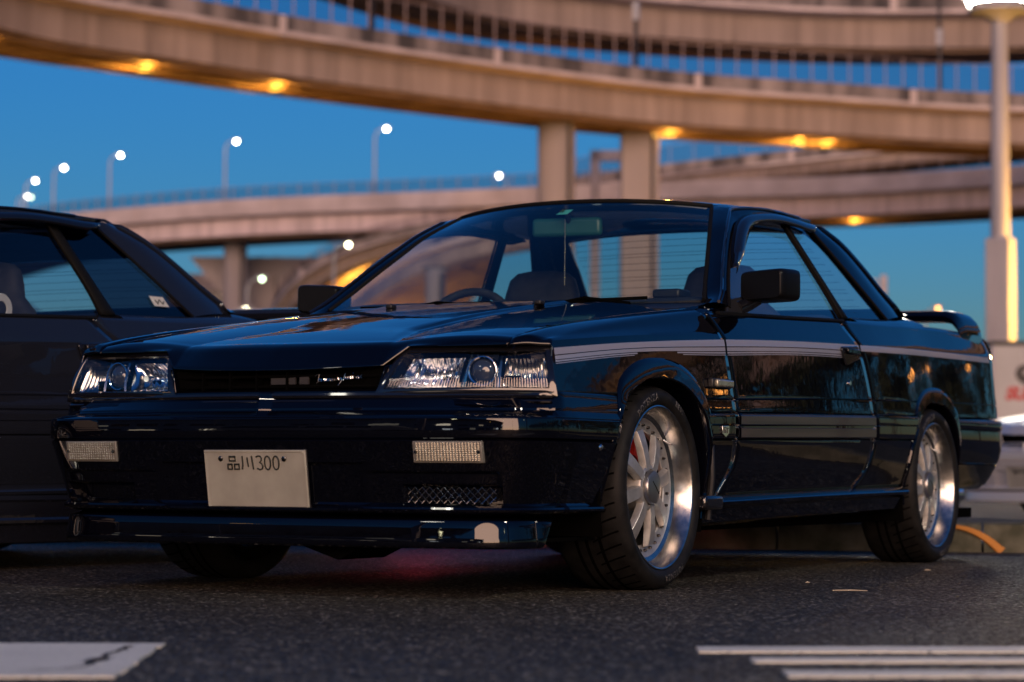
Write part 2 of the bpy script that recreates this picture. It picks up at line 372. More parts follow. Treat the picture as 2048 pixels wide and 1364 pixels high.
# flexible orange edging drooping from the kerb to the ground
def kz(t): return (lerp(-.16, .085, t), lerp(.112, -.0, t**2.3))
rows = []
for t in np.linspace(0, 1, 18):
    s, z = kz(t); w = .007+.011*t; c = kd*s+np.array((0, 0, max(.006, z)))-kn*.004
    tn = np.array([kz(min(1, t+.02))[0]-kz(max(0, t-.02))[0], 0, kz(min(1, t+.02))[1]-kz(max(0, t-.02))[1]]); tn /= np.linalg.norm(tn)
    nn = kd*(-tn[2])*-1*-1+np.array((0, 0, tn[0]))
    rows.append([tuple(c+nn*w), tuple(c-kn*.005+nn*w*.7), tuple(c-kn*.005-nn*w*.7), tuple(c-nn*w)])
o = MB().grid(rows, closed=True, cap=True).build('orange_strip', M_orange, None, 40, None, loc=tuple(kp))
tag(o, 'curved orange strip running down the mossy kerb behind the rear wheel', 'strip')

# ---- viaducts
def concrete(name, c0, c1, streak=True):
    m = vary(mat(name, c0, .85), c0, c1, .25, 9, .35, .7, stretch=(1, 1, .35), bump=.15, bscale=3)
    N, L, b = nodes(m); src = b.inputs['Base Color'].links[0].from_socket; tc = N.new('ShaderNodeTexCoord'); mp = N.new('ShaderNodeMapping'); mp.inputs['Scale'].default_value = (1, 1, .05); L.new(tc.outputs['Object'], mp.inputs[0])
    nz = N.new('ShaderNodeTexNoise'); nz.inputs['Scale'].default_value = 1.1; nz.inputs['Detail'].default_value = 6; nz.inputs['Roughness'].default_value = .7; L.new(mp.outputs[0], nz.inputs['Vector'])
    mr = N.new('ShaderNodeMapRange'); mr.inputs['From Min'].default_value = .32; mr.inputs['From Max'].default_value = .6; mr.inputs['To Min'].default_value = .62; mr.inputs['To Max'].default_value = 1.05; L.new(nz.outputs[0], mr.inputs[0])
    mx = N.new('ShaderNodeMix'); mx.data_type = 'RGBA'; mx.blend_type = 'MULTIPLY'; mx.inputs[0].default_value = 1; L.new(src, mx.inputs[6]); L.new(mr.outputs[0], mx.inputs[7]); L.new(mx.outputs[2], b.inputs['Base Color'])
    return m
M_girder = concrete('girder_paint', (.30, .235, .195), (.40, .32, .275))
M_girder2 = concrete('pale_girder_paint', (.70, .57, .565), (.80, .67, .66))
M_parap = vary(mat('stained_parapet', (.3, .27, .25), .9), (.06, .055, .055), (.36, .31, .29), .55, 10, .38, .62, stretch=(1, 1, .25), bump=.2, bscale=4)
M_edge = vary(mat('edge_beam', (.6, .5, .48), .8), (.46, .39, .37), (.66, .57, .55), .4)
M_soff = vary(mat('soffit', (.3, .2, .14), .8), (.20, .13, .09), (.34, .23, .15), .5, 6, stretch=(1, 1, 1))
M_pier = vary(mat('pier_concrete', (.34, .30, .31), .85), (.27, .245, .25), (.37, .335, .345), .3, 8, stretch=(1, 1, .2), bump=.1, bscale=3)
M_post = mat('fence_post', (.38, .29, .27), .6)
M_fence = glass('fence_mesh', (.72, .70, .72), refl=.12, rough=.6)
M_asph2 = mat('deck_asphalt', (.05, .05, .05), .8)
M_fixture = mat('lamp_fixture', (.05, .05, .05), .5)
M_sodium = mat('sodium_lamp', (1, .6, .1), .5, emit=(1., .50, .06), es=6.); M_sodium.cycles.emission_sampling = 'NONE'

def resample(P, step):
    P = crom(P, 40*len(P)); s = np.r_[0, np.cumsum(np.linalg.norm(np.diff(P, axis=0), axis=1))]; n = max(2, int(s[-1]/step))
    t = np.linspace(0, s[-1], n+1); return np.stack([np.interp(t, s, P[:, i]) for i in range(3)], 1)
def frames(P):
    T = np.gradient(P, axis=0); T[:, 2] = 0; T /= np.linalg.norm(T, axis=1)[:, None]
    return np.stack([-T[:, 1], T[:, 0], np.zeros(len(T))], 1)

def viaduct(name, label, path, width=5.2, web=1.65, over=1.1, edge=.24, par=.78, fence=1.7, post=1.2, grp='elevated road viaducts', posts_in=None, joint=14.0, gm=None, pm=None):
    """near soffit edge follows path; section grows to the left of it"""
    P = resample(path, 2.0); N_ = frames(P); c0 = P[len(P)//2].copy(); c0[2] = 0
    v = thing(name, label, 'viaduct', tuple(c0), 0, grp)
    def sweep(sec, nm, mt, closed=True, ang=25):
        return MB().grid([[tuple(p+n*a+np.array((0, 0, z))-c0) for a, z in sec] for p, n in zip(P, N_)], closed=closed, cap=closed).build(nm, mt, v, ang)
    sweep([(0, 0), (0, web), (.25, web), (.25, .08), (width-.25, .08), (width-.25, web), (width, web), (width, 0), (width-.25, -.02), (.25, -.02)], 'girder', gm or M_girder)
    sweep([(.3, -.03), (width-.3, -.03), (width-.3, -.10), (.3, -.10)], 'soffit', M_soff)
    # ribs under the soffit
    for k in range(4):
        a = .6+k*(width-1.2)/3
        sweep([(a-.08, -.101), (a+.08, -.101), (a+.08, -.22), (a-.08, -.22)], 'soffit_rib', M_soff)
    z1 = web+.001
    sweep([(.0, z1), (-over, z1+.12), (-over, z1+edge+.12), (width+over, z1+edge+.12), (width+over, z1+.12), (width, z1)], 'deck_slab', M_edge)
    z2 = z1+edge+.122
    sweep([(-over+.02, z2), (-over+.02, z2+par), (-over+.27, z2+par), (-over+.32, z2)], 'parapet', pm or M_parap)
    sweep([(width+over-.32, z2), (width+over-.27, z2+par), (width+over-.02, z2+par), (width+over-.02, z2)], 'parapet', pm or M_parap)
    if fence:
        sweep([(-over+.14, z2+par+.02), (-over+.14, z2+par+fence)], 'fence_mesh', M_fence, closed=False)
        for zz in (1.0,):
            sweep([(-over+.12, z2+par+fence*zz-.03), (-over+.12, z2+par+fence*zz), (-over+.16, z2+par+fence*zz), (-over+.16, z2+par+fence*zz-.03)], 'fence_rail', M_post)
        Q = resample(path, post); NQ = frames(Q); me = None
        lo, hi = posts_in or (0, 1)
        for i, (p, n) in enumerate(zip(Q, NQ)):
            if not lo <= i/len(Q) <= hi: continue
            q = p+n*(-over+.10)-c0
            if me is None: me = MB().box(-.03, .03, -.03, .03, 0, fence+.05).mesh('fence_post')
            link('fence_post', me, M_post, v, (q[0], q[1], q[2]+z2+par), (0, 0, math.atan2(n[1], n[0])))
    # expansion joints on the parapet: pale cover plates
    s = 0
    for i in range(1, len(P)-1):
        if i % int(joint/2) == 3:
            n = N_[i]; q = P[i]+n*(-over-.02)-c0
            MB().box(-.04, .03, -.22, .22, z1+.08, z2+par-.05).build('joint_plate', M_edge, v, loc=tuple(q), rot=(0, 0, math.atan2(n[1], n[0])))
    return v, c0, P, N_

pathA = [(-44, 10, 20), (-56, 32, 20), (-63.5, 55, 20)]+[tuple(at_z(u, vv, 20)) for u, vv in ((0, 55), (350, 117), (650, 162), (1024, 211), (1324, 245), (1624, 265), (2048, 287))]+[(-18, 147, 20), (10, 150, 20), (40, 143, 20), (70, 122, 20), (92, 92, 20), (104, 55, 20)]
vA, cA, PA, NA = viaduct('viaduct', 'long curved viaduct with mesh fence crossing the whole upper frame', pathA, posts_in=(.20, .75))
pathB = [(-60.8, 94, 26.1), (-61.7, 104.9, 26.1), (-60.6, 117.3, 26.1), (-55, 126, 26.1), (-46.8, 133.5, 26.1), (-36.6, 138.1, 26.1), (-20, 141, 26.1), (10, 140, 26.1), (45, 128, 26.1), (75, 104, 26.1), (95, 70, 26.1), (104, 30, 26.1)]
vB, cB, PB, NB = viaduct('viaduct', 'highest viaduct at the top right corner above the fenced one', pathB, width=5.4, web=1.8, par=1.0, fence=0)
pathC = [(-330, 420, 19), (-250, 310, 19), (-195, 228, 19), (-165, 190, 19), (-142, 170, 19), (-127, 161, 19)]+[tuple(at_z(u, vv, 19)) for u, vv in ((300, 482), (450, 472), (600, 465), (850, 457), (1324, 440), (1700, 430), (2048, 412))]+[(-15, 160, 19), (25, 156, 19), (70, 150, 19), (110, 140, 19)]
vC, cC, PC_, NC = viaduct('viaduct', 'distant pale viaduct curving behind the roof of the navy coupe', pathC, width=7, web=1.35, over=.9, par=1.05, fence=1.0, post=1.5, posts_in=(.36, .85), gm=M_girder2, pm=M_edge)
pathD = [tuple(at_d(u, vv, dd)) for u, vv, dd in ((660, 930, 215), (600, 880, 203), (556, 800, 190), (545, 715, 180), (566, 640, 174), (600, 597, 171), (650, 560, 169), (720, 527, 168), (800, 503, 168), (880, 487, 169), (960, 478, 171))]
viaduct('viaduct', 'orange lit curved ramp rising behind the far door mirror', pathD, width=6, web=.8, over=.6, edge=.15, par=.5, fence=.6, post=1.2)
pathD2 = [tuple(at_d(u, vv, dd)) for u, vv, dd in ((690, 640, 120), (760, 588, 117), (840, 545, 115), (920, 520, 114), (1004, 500, 114), (1130, 484, 116))]
viaduct('viaduct', 'lower curved ramp seen through the windscreen of the navy coupe', pathD2, width=5.5, web=.65, over=.5, edge=.2, par=.4, fence=0)
pathE = [tuple(at_d(u, v, 235)) for u, v in ((1150, 404), (1350, 376), (1600, 348), (1850, 322), (2100, 300))]
viaduct('viaduct', 'rising ramp with glass fence under the main viaduct at right', pathE, width=7, web=1.0, over=.6, par=1.0, fence=1.8, post=2.2)

# ---- piers
def pier(label, u0, u1, ztop, base, rnd=True, cap=None, m=None):
    """base: ground position; width from the photograph's edges"""
    dist = float((np.array(base)-CAM) @ _d); w = (u1-u0)/4909.947*dist
    p = thing('viaduct_pier', label, 'pier', (base[0], base[1], 0), math.atan2(_r[1], _r[0]), 'viaduct piers')
    if rnd: MB().lathe([(w/2, 0), (w/2, ztop)], 40, 'z').build('column', m or M_pier, p, 60)
    else: MB().box(-w/2, w/2, -w*.4, w*.4, 0, ztop).build('column', m or M_pier, p, 30, bevel=.12)
    if cap: MB().add([(-w*.5, -w*.42, ztop-cap[1]), (w*.5, -w*.42, ztop-cap[1]), (w*.5, w*.42, ztop-cap[1]), (-w*.5, w*.42, ztop-cap[1]), (-cap[0], -w*.6, ztop), (cap[0], -w*.6, ztop), (cap[0], w*.6, ztop), (-cap[0], w*.6, ztop)],
                     [(0, 1, 5, 4), (1, 2, 6, 5), (2, 3, 7, 6), (3, 0, 4, 7), (4, 5, 6, 7), (3, 2, 1, 0)]).build('pier_head', m or M_pier, p, 30)
    MB().tube([(w*.32, -w*.52, 0), (w*.32, -w*.52, ztop-.2)], .09, 8).build('drain_pipe', M_fixture, p)
    for a in (-.3, .3): MB().box(a*w-.3, a*w+.3, -.4, .4, ztop+.001, ztop+.12).build('bearing', M_fixture, p)
    return p
def under(u, path, N_, off=2.5):
    """ground point below the girder centre in image column u"""
    col_u = lambda p: ((p-CAM) @ _r2)/((p-CAM) @ _d)*4909.947+1024
    C_ = path+N_*off; best = min(range(len(path)), key=lambda i: abs(col_u(C_[i])-u)); q = at_d(u, 941, (C_[best]-CAM) @ _d); return (q[0], q[1], 0)
pier('round grey pier left of the brown one under the main viaduct', 1072, 1148, 19.9, under(1110, PA, NA))
pier('square brown pier in orange light under the main viaduct', 1239, 1315, 19.9, under(1277, PA, NA), False)
pier('slim pinkish pier under the distant viaduct, left of the far mirror', 443, 490, 18.9, under(466, PC_, NC, 3.2))
pier('dark flared pier between the slim pier and the curved ramp', 505, 560, 18.0, tuple(at_d(533, 941, 205)[:2])+(0,), False, (6.5, 6.0))
pier('short pier of the low ramp seen through the windscreen', 848, 888, 9.2, tuple(at_d(868, 941, 108)[:2])+(0,))
pier('far right pier of the distant viaduct beside the lamp mast', 2062, 2100, 18.9, under(2082, PC_, NC, 3.2))

# ---- sodium lamps fixed under the soffits
def sodium(u, v, P, N_, off, power, z, size=1.0, lab='', ):
    best = min(range(len(P)), key=lambda i: abs(((P[i]-CAM) @ _r2)/((P[i]-CAM) @ _d)*4909.947+1024-u)); q = P[best]+N_[best]*off
    t = thing('soffit_lamp', lab, 'lamp', (q[0], q[1], z), 0, 'orange lamps under the viaducts')
    MB().box(-.35, .35, -.2, .2, -.02, .10).build('lamp_housing', M_fixture, t)
    MB().box(-.30, .30, -.16, .16, .101, .125).build('lamp_glass', M_sodium, t)
    ld = bpy.data.lights.new('sodium_light', 'POINT'); ld.energy = power; ld.color = (1., .47, .07); ld.shadow_soft_size = .3
    lo = bpy.data.objects.new('sodium_light', ld); COL.objects.link(lo); lo.parent = t; lo.location = (0, 0, .35)
SL = ((2, 85, 'orange lamp glow on soffit at the left edge'), (312, 128, 'second orange soffit lamp from the left'), (628, 172, 'orange soffit lamp above the second distant street lamp'), (1390, 258, 'bright orange soffit lamp right of the brown pier'), (1615, 272, 'smaller orange soffit lamp above the coupe roof end'), (1697, 277, 'rightmost orange soffit lamp under the main viaduct'))
for u, v, lab in SL: sodium(u, v, PA, NA, 2.0, 500, 19.45, lab=lab)
sodium(1684, 428, PC_, NC, 2.0, 300, 18.5, lab='small orange lamp under the distant viaduct right of the coupe roof')
sodium(720, 560, np.array(resample(pathD, 2.0)), frames(resample(pathD, 2.0)), 3.0, 900, 12.4, lab='orange lamp lighting the underside of the curved ramp')

def uplight(u, dist, power, lab):  # unseen ground lamps added to turn the soffits and one pier orange
    q = at_d(u, 941, dist); t = thing('sodium_uplight', lab, 'lamp', (q[0], q[1], 0), 0, 'sodium uplights under the viaducts')
    MB().box(-.3, .3, -.25, .25, 0, .5).build('lamp_housing', M_fixture, t, bevel=.03); MB().box(-.26, .26, -.21, .21, .501, .52).build('lamp_glass', M_sodium, t)
    ld = bpy.data.lights.new('sodium_light', 'SPOT'); ld.energy = power; ld.color = (1., .42, .07); ld.shadow_soft_size = .3; ld.spot_size = R(125); ld.spot_blend = .5
    lo = bpy.data.objects.new('sodium_light', ld); COL.objects.link(lo); lo.parent = t; lo.location = (0, 0, .7); lo.rotation_euler = (math.pi, 0, 0)
for u, dd, pw, lab in ((250, 98, 1300, 'sodium uplight behind the grey coupe'), (760, 118, 1500, 'sodium uplight behind the bonnet of the navy coupe'), (1320, 128, 1500, 'sodium uplight behind the dashboard of the navy coupe'), (1850, 138, 1500, 'sodium uplight behind the boot of the navy coupe'), (1350, 128, 700, 'sodium uplight at the foot of the brown pier')):
    uplight(u, dd, pw, lab)

# ---- street lamps on the far viaducts
M_lampw = mat('street_lamp_glow', (1, 1, 1), .5, emit=(1., .97, .88), es=22.); M_lampw.cycles.emission_sampling = 'NONE'
M_lampy = mat('street_lamp_glow_yellow', (1, 1, 1), .5, emit=(1., .92, .55), es=14.); M_lampy.cycles.emission_sampling = 'NONE'
M_lampg = mat('street_lamp_glow_green', (1, 1, 1), .5, emit=(.75, 1., .62), es=6.); M_lampg.cycles.emission_sampling = 'NONE'
M_pole = mat('pale_pole', (.42, .44, .48), .5)
def street_lamp(u, v, z, zb, lab, m, arm=(-.9, 0)):
    q = at_z(u, v, z); t = thing('street_lamp', lab, 'street lamp', (q[0], q[1], zb), 0, 'far street lamps'); h = z-zb
    a = _r*arm[0]
    MB().tube([(a[0], a[1], 0), (a[0], a[1], h-.6), (a[0]*.8, a[1]*.8, h-.15), (0, 0, h+.12)], [.13, .09, .07, .06], 8).build('pole', M_pole, t)
    MB().box(-.35, .35, -.14, .14, h+.12, h+.22).build('lamp_head', M_pole, t)
    MB().lathe([(.001, -.12), (.10, -.07), (.13, 0), (.10, .07), (.001, .12)], 12, 'z', (0, 0, h)).build('lamp_bulb', m, t)
for u, v, lab in ((53, 393, 'lowest and leftmost white street lamp'), (71, 362, 'second white street lamp from the left'), (128, 336, 'third white street lamp from the left'), (241, 311, 'fourth white street lamp from the left'), (473, 283, 'white street lamp above the rear of the grey coupe'), (773, 258, 'highest white street lamp, with dark box on its pole')):
    street_lamp(u, v, 27, 21.5, lab, M_lampw)
M_star = mat('far_sodium_glow', (1, .6, .2), .5, emit=(1., .36, .07), es=6.); M_star.cycles.emission_sampling = 'NONE'
street_lamp(1876, 617, 12, 0, 'bright orange lamp glinting just above the rear spoiler', M_star)  # distant lamp added as a stand-in for the orange glint on the spoiler
street_lamp(62, 395, 27.5, 21.5, 'dim lamp just right of the leftmost street lamp', M_lampg)
street_lamp(998, 352, 23.5, 21, 'white lamp close to the distant fence left of the grey pier', M_lampw, (.6, 0))
street_lamp(697, 490, 14.5, 8, 'yellowish lamp over the curved ramp fence', M_lampy)
street_lamp(524, 558, 12, 0, 'greenish lamp right of the slim pinkish pier', M_lampg)
street_lamp(491, 620, 9, 0, 'white lamp low beside the slim pinkish pier', M_lampy)
street_lamp(500, 626, 8.6, 0, 'faint orange lamp just right of the low white one', M_lampg)
# dark poles standing on the main viaduct
M_dpole = mat('dark_pole', (.03, .03, .035), .6)
for u, v, lab in ((1270, 40, 'dark lamp pole rising from the main viaduct, left one'), (1843, 95, 'dark lamp pole rising from the main viaduct near the mast'), (752, 10, 'dark sign post on the main viaduct above the street lamps')):
    best = min(range(len(PA)), key=lambda i: abs(((PA[i]-CAM) @ _r2)/((PA[i]-CAM) @ _d)*4909.947+1024-u)); q = PA[best]-NA[best]*.7
    t = thing('lamp_pole', lab, 'pole', (q[0], q[1], 22.9), 0, 'dark poles on the main viaduct')
    MB().tube([(0, 0, 0), (0, 0, 9)], [.14, .09], 8).build('pole', M_dpole, t); MB().box(-.16, .16, -.16, .16, 2.6, 3.6).build('junction_box', M_pole, t)
# gantry frame between the piers
q = at_d(1188, 941, 165); t = thing('gantry', 'white inverted L gantry post between the two big piers', 'gantry', (q[0], q[1], 0), math.atan2(_r[1], _r[0]))
MB().box(-.32, .32, -.3, .3, 0, 22.0).build('post', M_edge, t); MB().box(-.32, 3.4, -.3, .3, 21.3, 22.0+.001).build('beam', M_edge, t)

# ---- far buildings along the horizon
M_bld = vary(mat('far_building', (.3, .26, .25), .9), (.25, .21, .2), (.33, .29, .28), .1)
M_bld2 = vary(mat('far_dark_building', (.1, .1, .11), .9), (.07, .07, .08), (.13, .125, .13), .1)
M_win = mat('far_window', (.02, .025, .03), .15)
def building(label, u0, u1, vtop, dist, m, cols=6, rows=4):
    a, b_ = at_d(u0, 941, dist), at_d(u1, 941, dist); w = float(np.linalg.norm(b_-a)); c = (a+b_)/2; h = (941-vtop)/4909.947*dist
    t = thing('building', label, 'building', (c[0], c[1], 0), math.atan2(_r[1], _r[0]), 'far buildings')
    MB().box(-w/2, w/2, 0, w*.5+8, 0, h).build('wall', m, t); MB().box(-w/2-.2, w/2+.2, -.2, w*.5+8.2, h+.001, h+.6).build('roof_edge', M_parap, t)
    me = None
    for i in range(cols):
        for j in range(rows):
            if me is None: me = MB().box(-w/cols*.34, w/cols*.34, -.06, .05, 0, h/rows*.42).mesh('window')
            link('window', me, M_win, t, (-w/2+w*(i+.5)/cols, 0, h*(j+.35)/rows))
building('brownish far building left of the slim pier', 330, 442, 556, 230, M_bld, 8, 5)
building('low dark building far behind the curved ramp', 575, 760, 655, 260, M_bld2, 12, 3)
building('long low far building behind the windscreen', 780, 1130, 610, 290, M_bld, 18, 4)
building('long low far building behind the rear window', 1160, 1560, 640, 300, M_bld2, 20, 3)
building('low far building behind the boot of the navy coupe', 1600, 2100, 700, 310, M_bld2, 20, 3)
building('low far building off to the right', 2160, 2900, 660, 300, M_bld2, 20, 3)
building('dark building behind the grey coupe', -500, 250, 640, 320, M_bld2, 20, 4)
for u in (1749, 1768):
    q = at_d(u, 941, 420); t = thing('chimney', 'left of two thin far chimneys over the boot' if u < 1760 else 'right of two thin far chimneys over the boot', 'chimney', (q[0], q[1], 0), 0, 'far chimneys')
    MB().lathe([(.75, 0), (.6, 33.5 if u < 1760 else 34.2)], 20, 'z').build('stack', M_edge, t, 60); MB().lathe([(.66, 30), (.66, 31)], 20, 'z').build('band', M_parap, t, 60)

# ---- flood-light masts
M_flood = mat('flood_lamp', (1, 1, 1), .5, emit=(1., .95, .82), es=24.); M_flood.cycles.emission_sampling = 'NONE'
M_mast = vary(mat('mast_steel', (.37, .35, .37), .5, 0.), (.31, .30, .32), (.40, .38, .40), 2, stretch=(1, 1, .2))
def mast(label, base, h, aim, power, col, wd=.24, size=1.6, yaw_=None, vis=True):
    t = thing('floodlight_mast', label, 'mast', (base[0], base[1], 0), 0, 'floodlight masts of the car park')
    MB().box(-wd*1.28, wd*1.28, -wd*1.28, wd*1.28, 0, h*.52).build('mast_foot', M_mast, t, 30, bevel=.04)
    MB().lathe([(wd, h*.52), (wd*.82, h-.15)], 24, 'z').build('shaft', M_mast, t, 60)
    MB().lathe([(wd*.9, h-.30), (wd*2.0, h-.10), (wd*3.2, h-.05), (wd*3.2, h+.02), (.01, h+.02)], 24, 'z').build('lamp_tray', M_mast, t, 40)
    az = math.atan2(aim[1]-base[1], aim[0]-base[0])
    for k in range(6):
        a = az+R(-75+30*k)*1.2; r_ = wd*3.2
        Mk = Matrix.Translation((r_*math.cos(a), r_*math.sin(a), h+.26)) @ Matrix.Rotation(a, 4, 'Z') @ Matrix.Rotation(R(22), 4, 'Y')
        MB().box(-.14, .0, -.27, .27, -.15, .15, Mk).build('lamp_body', M_fixture, t, 30, bevel=.02)
        MB().box(.001, .012, -.24, .24, -.12, .12, Mk).build('lamp_glass', M_flood, t)
    ld = bpy.data.lights.new('flood_light', 'SPOT'); ld.energy = power; ld.color = col; ld.spot_size = R(120); ld.spot_blend = .6; ld.shadow_soft_size = size
    lo = bpy.data.objects.new('flood_light', ld); COL.objects.link(lo); lo.parent = t; lo.location = (1.2*math.cos(az), 1.2*math.sin(az), h+.3)
    lo.rotation_euler = Vector((base[0]-aim[0], base[1]-aim[1], h-aim[2])).to_track_quat('Z', 'Y').to_euler()
    return t
b1 = at_d(2003, 941, 60)
mast('tall grey floodlight mast with glaring lamps in the top right corner', b1, 11.75, (0, 0, 0), 700, (1., .88, .70))
mast('floodlight mast standing on the car park behind the camera', (-7, -24, 0), 14, (1, 0, 0), 500, (1., .93, .80), size=1.2)
mast('floodlight mast standing on the right of the car park', (19, -7, 0), 13, (1, 1, 0), 2300, (1., .88, .70), size=1.0)

# ---- box truck parked far right
M_truck = vary(mat('white_truck', (.42, .42, .41), .45), (.36, .36, .35), (.46, .46, .45), .6)
M_red_t = mat('red_print', (.45, .02, .02), .5); M_blk_t = mat('black_print', (.01, .01, .012), .5)
tq = at_d(1986, 941, 50); trz = math.atan2(_r[1], _r[0])
tr = thing('box_truck', 'white box truck with black emblem and red lettering at the right edge', 'truck', (tq[0], tq[1], 0), trz)
MB().box(0, 5.2, 0, 2.2, .75, 2.96).build('cargo_box', M_truck, tr, 30, bevel=.03)
MB().box(-.03, 5.23, -.03, 2.23, 2.961, 3.05).build('roof_rail', M_blk_t, tr); MB().box(-.03, .05, -.03, .05, .75, 2.95).build('corner_post', M_mast, tr); MB().box(0, 5.2, .1, 2.1, .55, .749).build('chassis', M_blk_t, tr)
G = [[(x, y, z) for y, z in ((.1, .5), (.1, 1.5), (.12, 1.6), (.2, 2.25), (.3, 2.35), (1.9, 2.35), (2.0, 2.25), (2.1, 1.6), (2.1, 1.5), (2.1, .5))] for x in (5.3, 6.3)]
G.append([(6.75, y, z) for (x, y, z) in [(0, .15, .5), (0, .15, 1.3), (0, .2, 1.35), (0, .25, 1.5), (0, .3, 1.55), (0, 1.9, 1.55), (0, 1.95, 1.5), (0, 2.0, 1.35), (0, 2.05, 1.3), (0, 2.05, .5)]])
MB().grid(G, closed=True, cap=True).build('cab', M_truck, tr, 30)
MB().box(5.5, 6.25, .085, .12, 1.6, 2.15).build('cab_window', M_win, tr)
for x in (.9, 5.9):
    for y in (.12, 1.9):
        w = MB().lathe([(.01, 0), (.2, 0), (.22, -.02), (.38, -.02), (.42, .04), (.42, .18), (.38, .22)], 28, 'y', (x, y, .42)).build('wheel', M_rub, tr, 40)
def truck_text(txt, x, z, size, m, shear=.25):
    cu = bpy.data.curves.new('t', 'FONT'); cu.body = txt; cu.size = size; cu.shear = shear; cu.extrude = .004; cu.offset = .02
    to = bpy.data.objects.new('t', cu); COL.objects.link(to); bpy.context.view_layer.update()
    me = bpy.data.meshes.new_from_object(to.evaluated_get(bpy.context.evaluated_depsgraph_get())); bpy.data.objects.remove(to)
    link('lettering', me, m, tr, (x, -.006, z), (R(90), 0, 0))
truck_text('SUPER', .26, 1.86, .34, M_red_t)
mb = MB(); pts = [(0, .30), (.06, .42), (.2, .48), (.34, .42), (.30, .34), (.22, .36), (.16, .32), (.18, .26), (.34, .24), (.44, .30), (.52, .40), (.50, .22), (.40, .08), (.22, .04), (.08, .12), (.02, .20)]
mb.prism([(x+.46, -.002, z+2.10) for x, z in pts], (0, -.006, 0)).build('emblem', M_blk_t, tr)

# ---- sodium street lamp right of the mast (its light falls on the mast's right side)
def street_sodium(u, v, dist, power, lab):
    q = at_d(u, v, dist); t = thing('sodium_street_lamp', lab, 'street lamp', (q[0], q[1], 0), 0, 'sodium street lamps')
    MB().tube([(0, 0, 0), (0, 0, q[2]-.4), (-.4, 0, q[2])], [.12, .09, .07], 8).build('pole', M_mast, t); MB().box(-.95, -.3, -.16, .16, q[2]-.02, q[2]+.14).build('lamp_head', M_fixture, t)
    MB().box(-.9, -.35, -.13, .13, q[2]-.05, q[2]-.021).build('lamp_glass', M_sodium, t)
    ld = bpy.data.lights.new('sodium_light', 'POINT'); ld.energy = power; ld.color = (1., .5, .10); ld.shadow_soft_size = .3
    lo = bpy.data.objects.new('sodium_light', ld); COL.objects.link(lo); lo.parent = t; lo.location = (-.6, 0, q[2]-.3)
street_sodium(2420, 560, 59, 3200, 'sodium street lamp just right of the tall mast')

# ---- unseen trees and building added around the car park for the paintwork's reflections
M_leaf = vary(mat('dusk_foliage', (.05, .07, .03), .7), (.025, .04, .015), (.07, .10, .04), 3)
M_bark = vary(mat('bark', (.09, .07, .05), .9), (.05, .04, .03), (.12, .09, .07), 6, stretch=(1, 1, .2))
def tree_mesh(seed, h):
    rng = random.Random(seed); tr_ = MB().tube([(0, 0, 0), (.1, 0, h*.3), (-.05, .1, h*.55), (0, 0, h*.8)], [.18, .14, .10, .04], 8)
    for k in range(7):
        a = k*2.4; z = h*(.3+.07*k); tr_.tube([(0, 0, z), (math.cos(a)*h*.14, math.sin(a)*h*.14, z+h*.10), (math.cos(a)*h*.24, math.sin(a)*h*.24, z+h*.15)], [.06, .04, .015], 6)
    cr_ = MB(); cl = [(rng.gauss(0, h*.15), rng.gauss(0, h*.15), h*rng.uniform(.38, .95), h*rng.uniform(.08, .15)) for _ in range(22)]
    for _ in range(2200):
        x, y, z, r_ = rng.choice(cl); d_ = Vector((rng.gauss(0, 1), rng.gauss(0, 1), rng.gauss(0, .8))).normalized()*r_*rng.random()**.4
        c = Vector((x, y, z))+d_; n = Vector((rng.gauss(0, 1), rng.gauss(0, 1), rng.gauss(0, 1))).normalized(); a = n.orthogonal().normalized()*.16; b2 = n.cross(a).normalized()*.11
        cr_.add([c-a, c+b2, c+a, c-b2], [(0, 1, 2, 3)])
    return tr_.mesh('trunk', 60), cr_.mesh('crown', 60, recalc=False, merge=0)
TM = [tree_mesh(k, hh) for k, hh in ((1, 8.6), (2, 9.8), (3, 7.6))]
for k, a in enumerate(np.linspace(8, 100, 24)):
    rr = 62+6*math.sin(k*2.1); x, y = rr*math.sin(R(a)), rr*math.cos(R(a)); tm = TM[k % 3]
    t = thing('roadside_tree', 'dark leafy tree in the row beyond the right of the car park', 'tree', (x, y, 0), k*1.3, 'row of trees right of the car park')
    link('trunk', tm[0], M_bark, t); link('crown', tm[1], M_leaf, t)
M_wall = vary(mat('sun_block_wall', (.55, .55, .53), .8), (.48, .48, .46), (.60, .60, .58), .3)
M_winlit = mat('lit_window', (.6, .6, .5), .3, emit=(1., .86, .66), es=3.5); M_winlit.cycles.emission_sampling = 'NONE'  # windows lit to put bright reflections in the front bumper
bd = thing('sun_block_building', 'long two storey service building behind the camera', 'building', (-12, -45, 0), R(-17))  # added to shade the ground from the low sun while bridges stay lit
MB().box(-34, 34, -9, 0, 0, 9.5).build('wall', M_wall, bd); MB().box(-35, 35, -10, 1.4, 9.501, 10.1).build('roof', M_parap, bd)
wm = MB().box(-1.6, 1.6, -.05, .06, 0, 2.3).mesh('window')
rngw = random.Random(11)
M_wl = [M_winlit]+[mat('lit_window', (.6, .6, .5), .3, emit=e_, es=q_) for e_, q_ in (((1., .80, .55), 1.2), ((.9, .95, 1.), 2.2), ((1., .9, .7), .5))]
for m_ in M_wl: m_.cycles.emission_sampling = 'NONE'
for i in range(18):
    for j in range(2): link('window', wm.copy(), M_win if rngw.random() < .35 else rngw.choice(M_wl), bd, (-32+i*3.76+rngw.uniform(-.4, .4), 0, .6+j*4.6), None, (rngw.uniform(.4, 1.1), 1, rngw.uniform(.55, 1.05)))
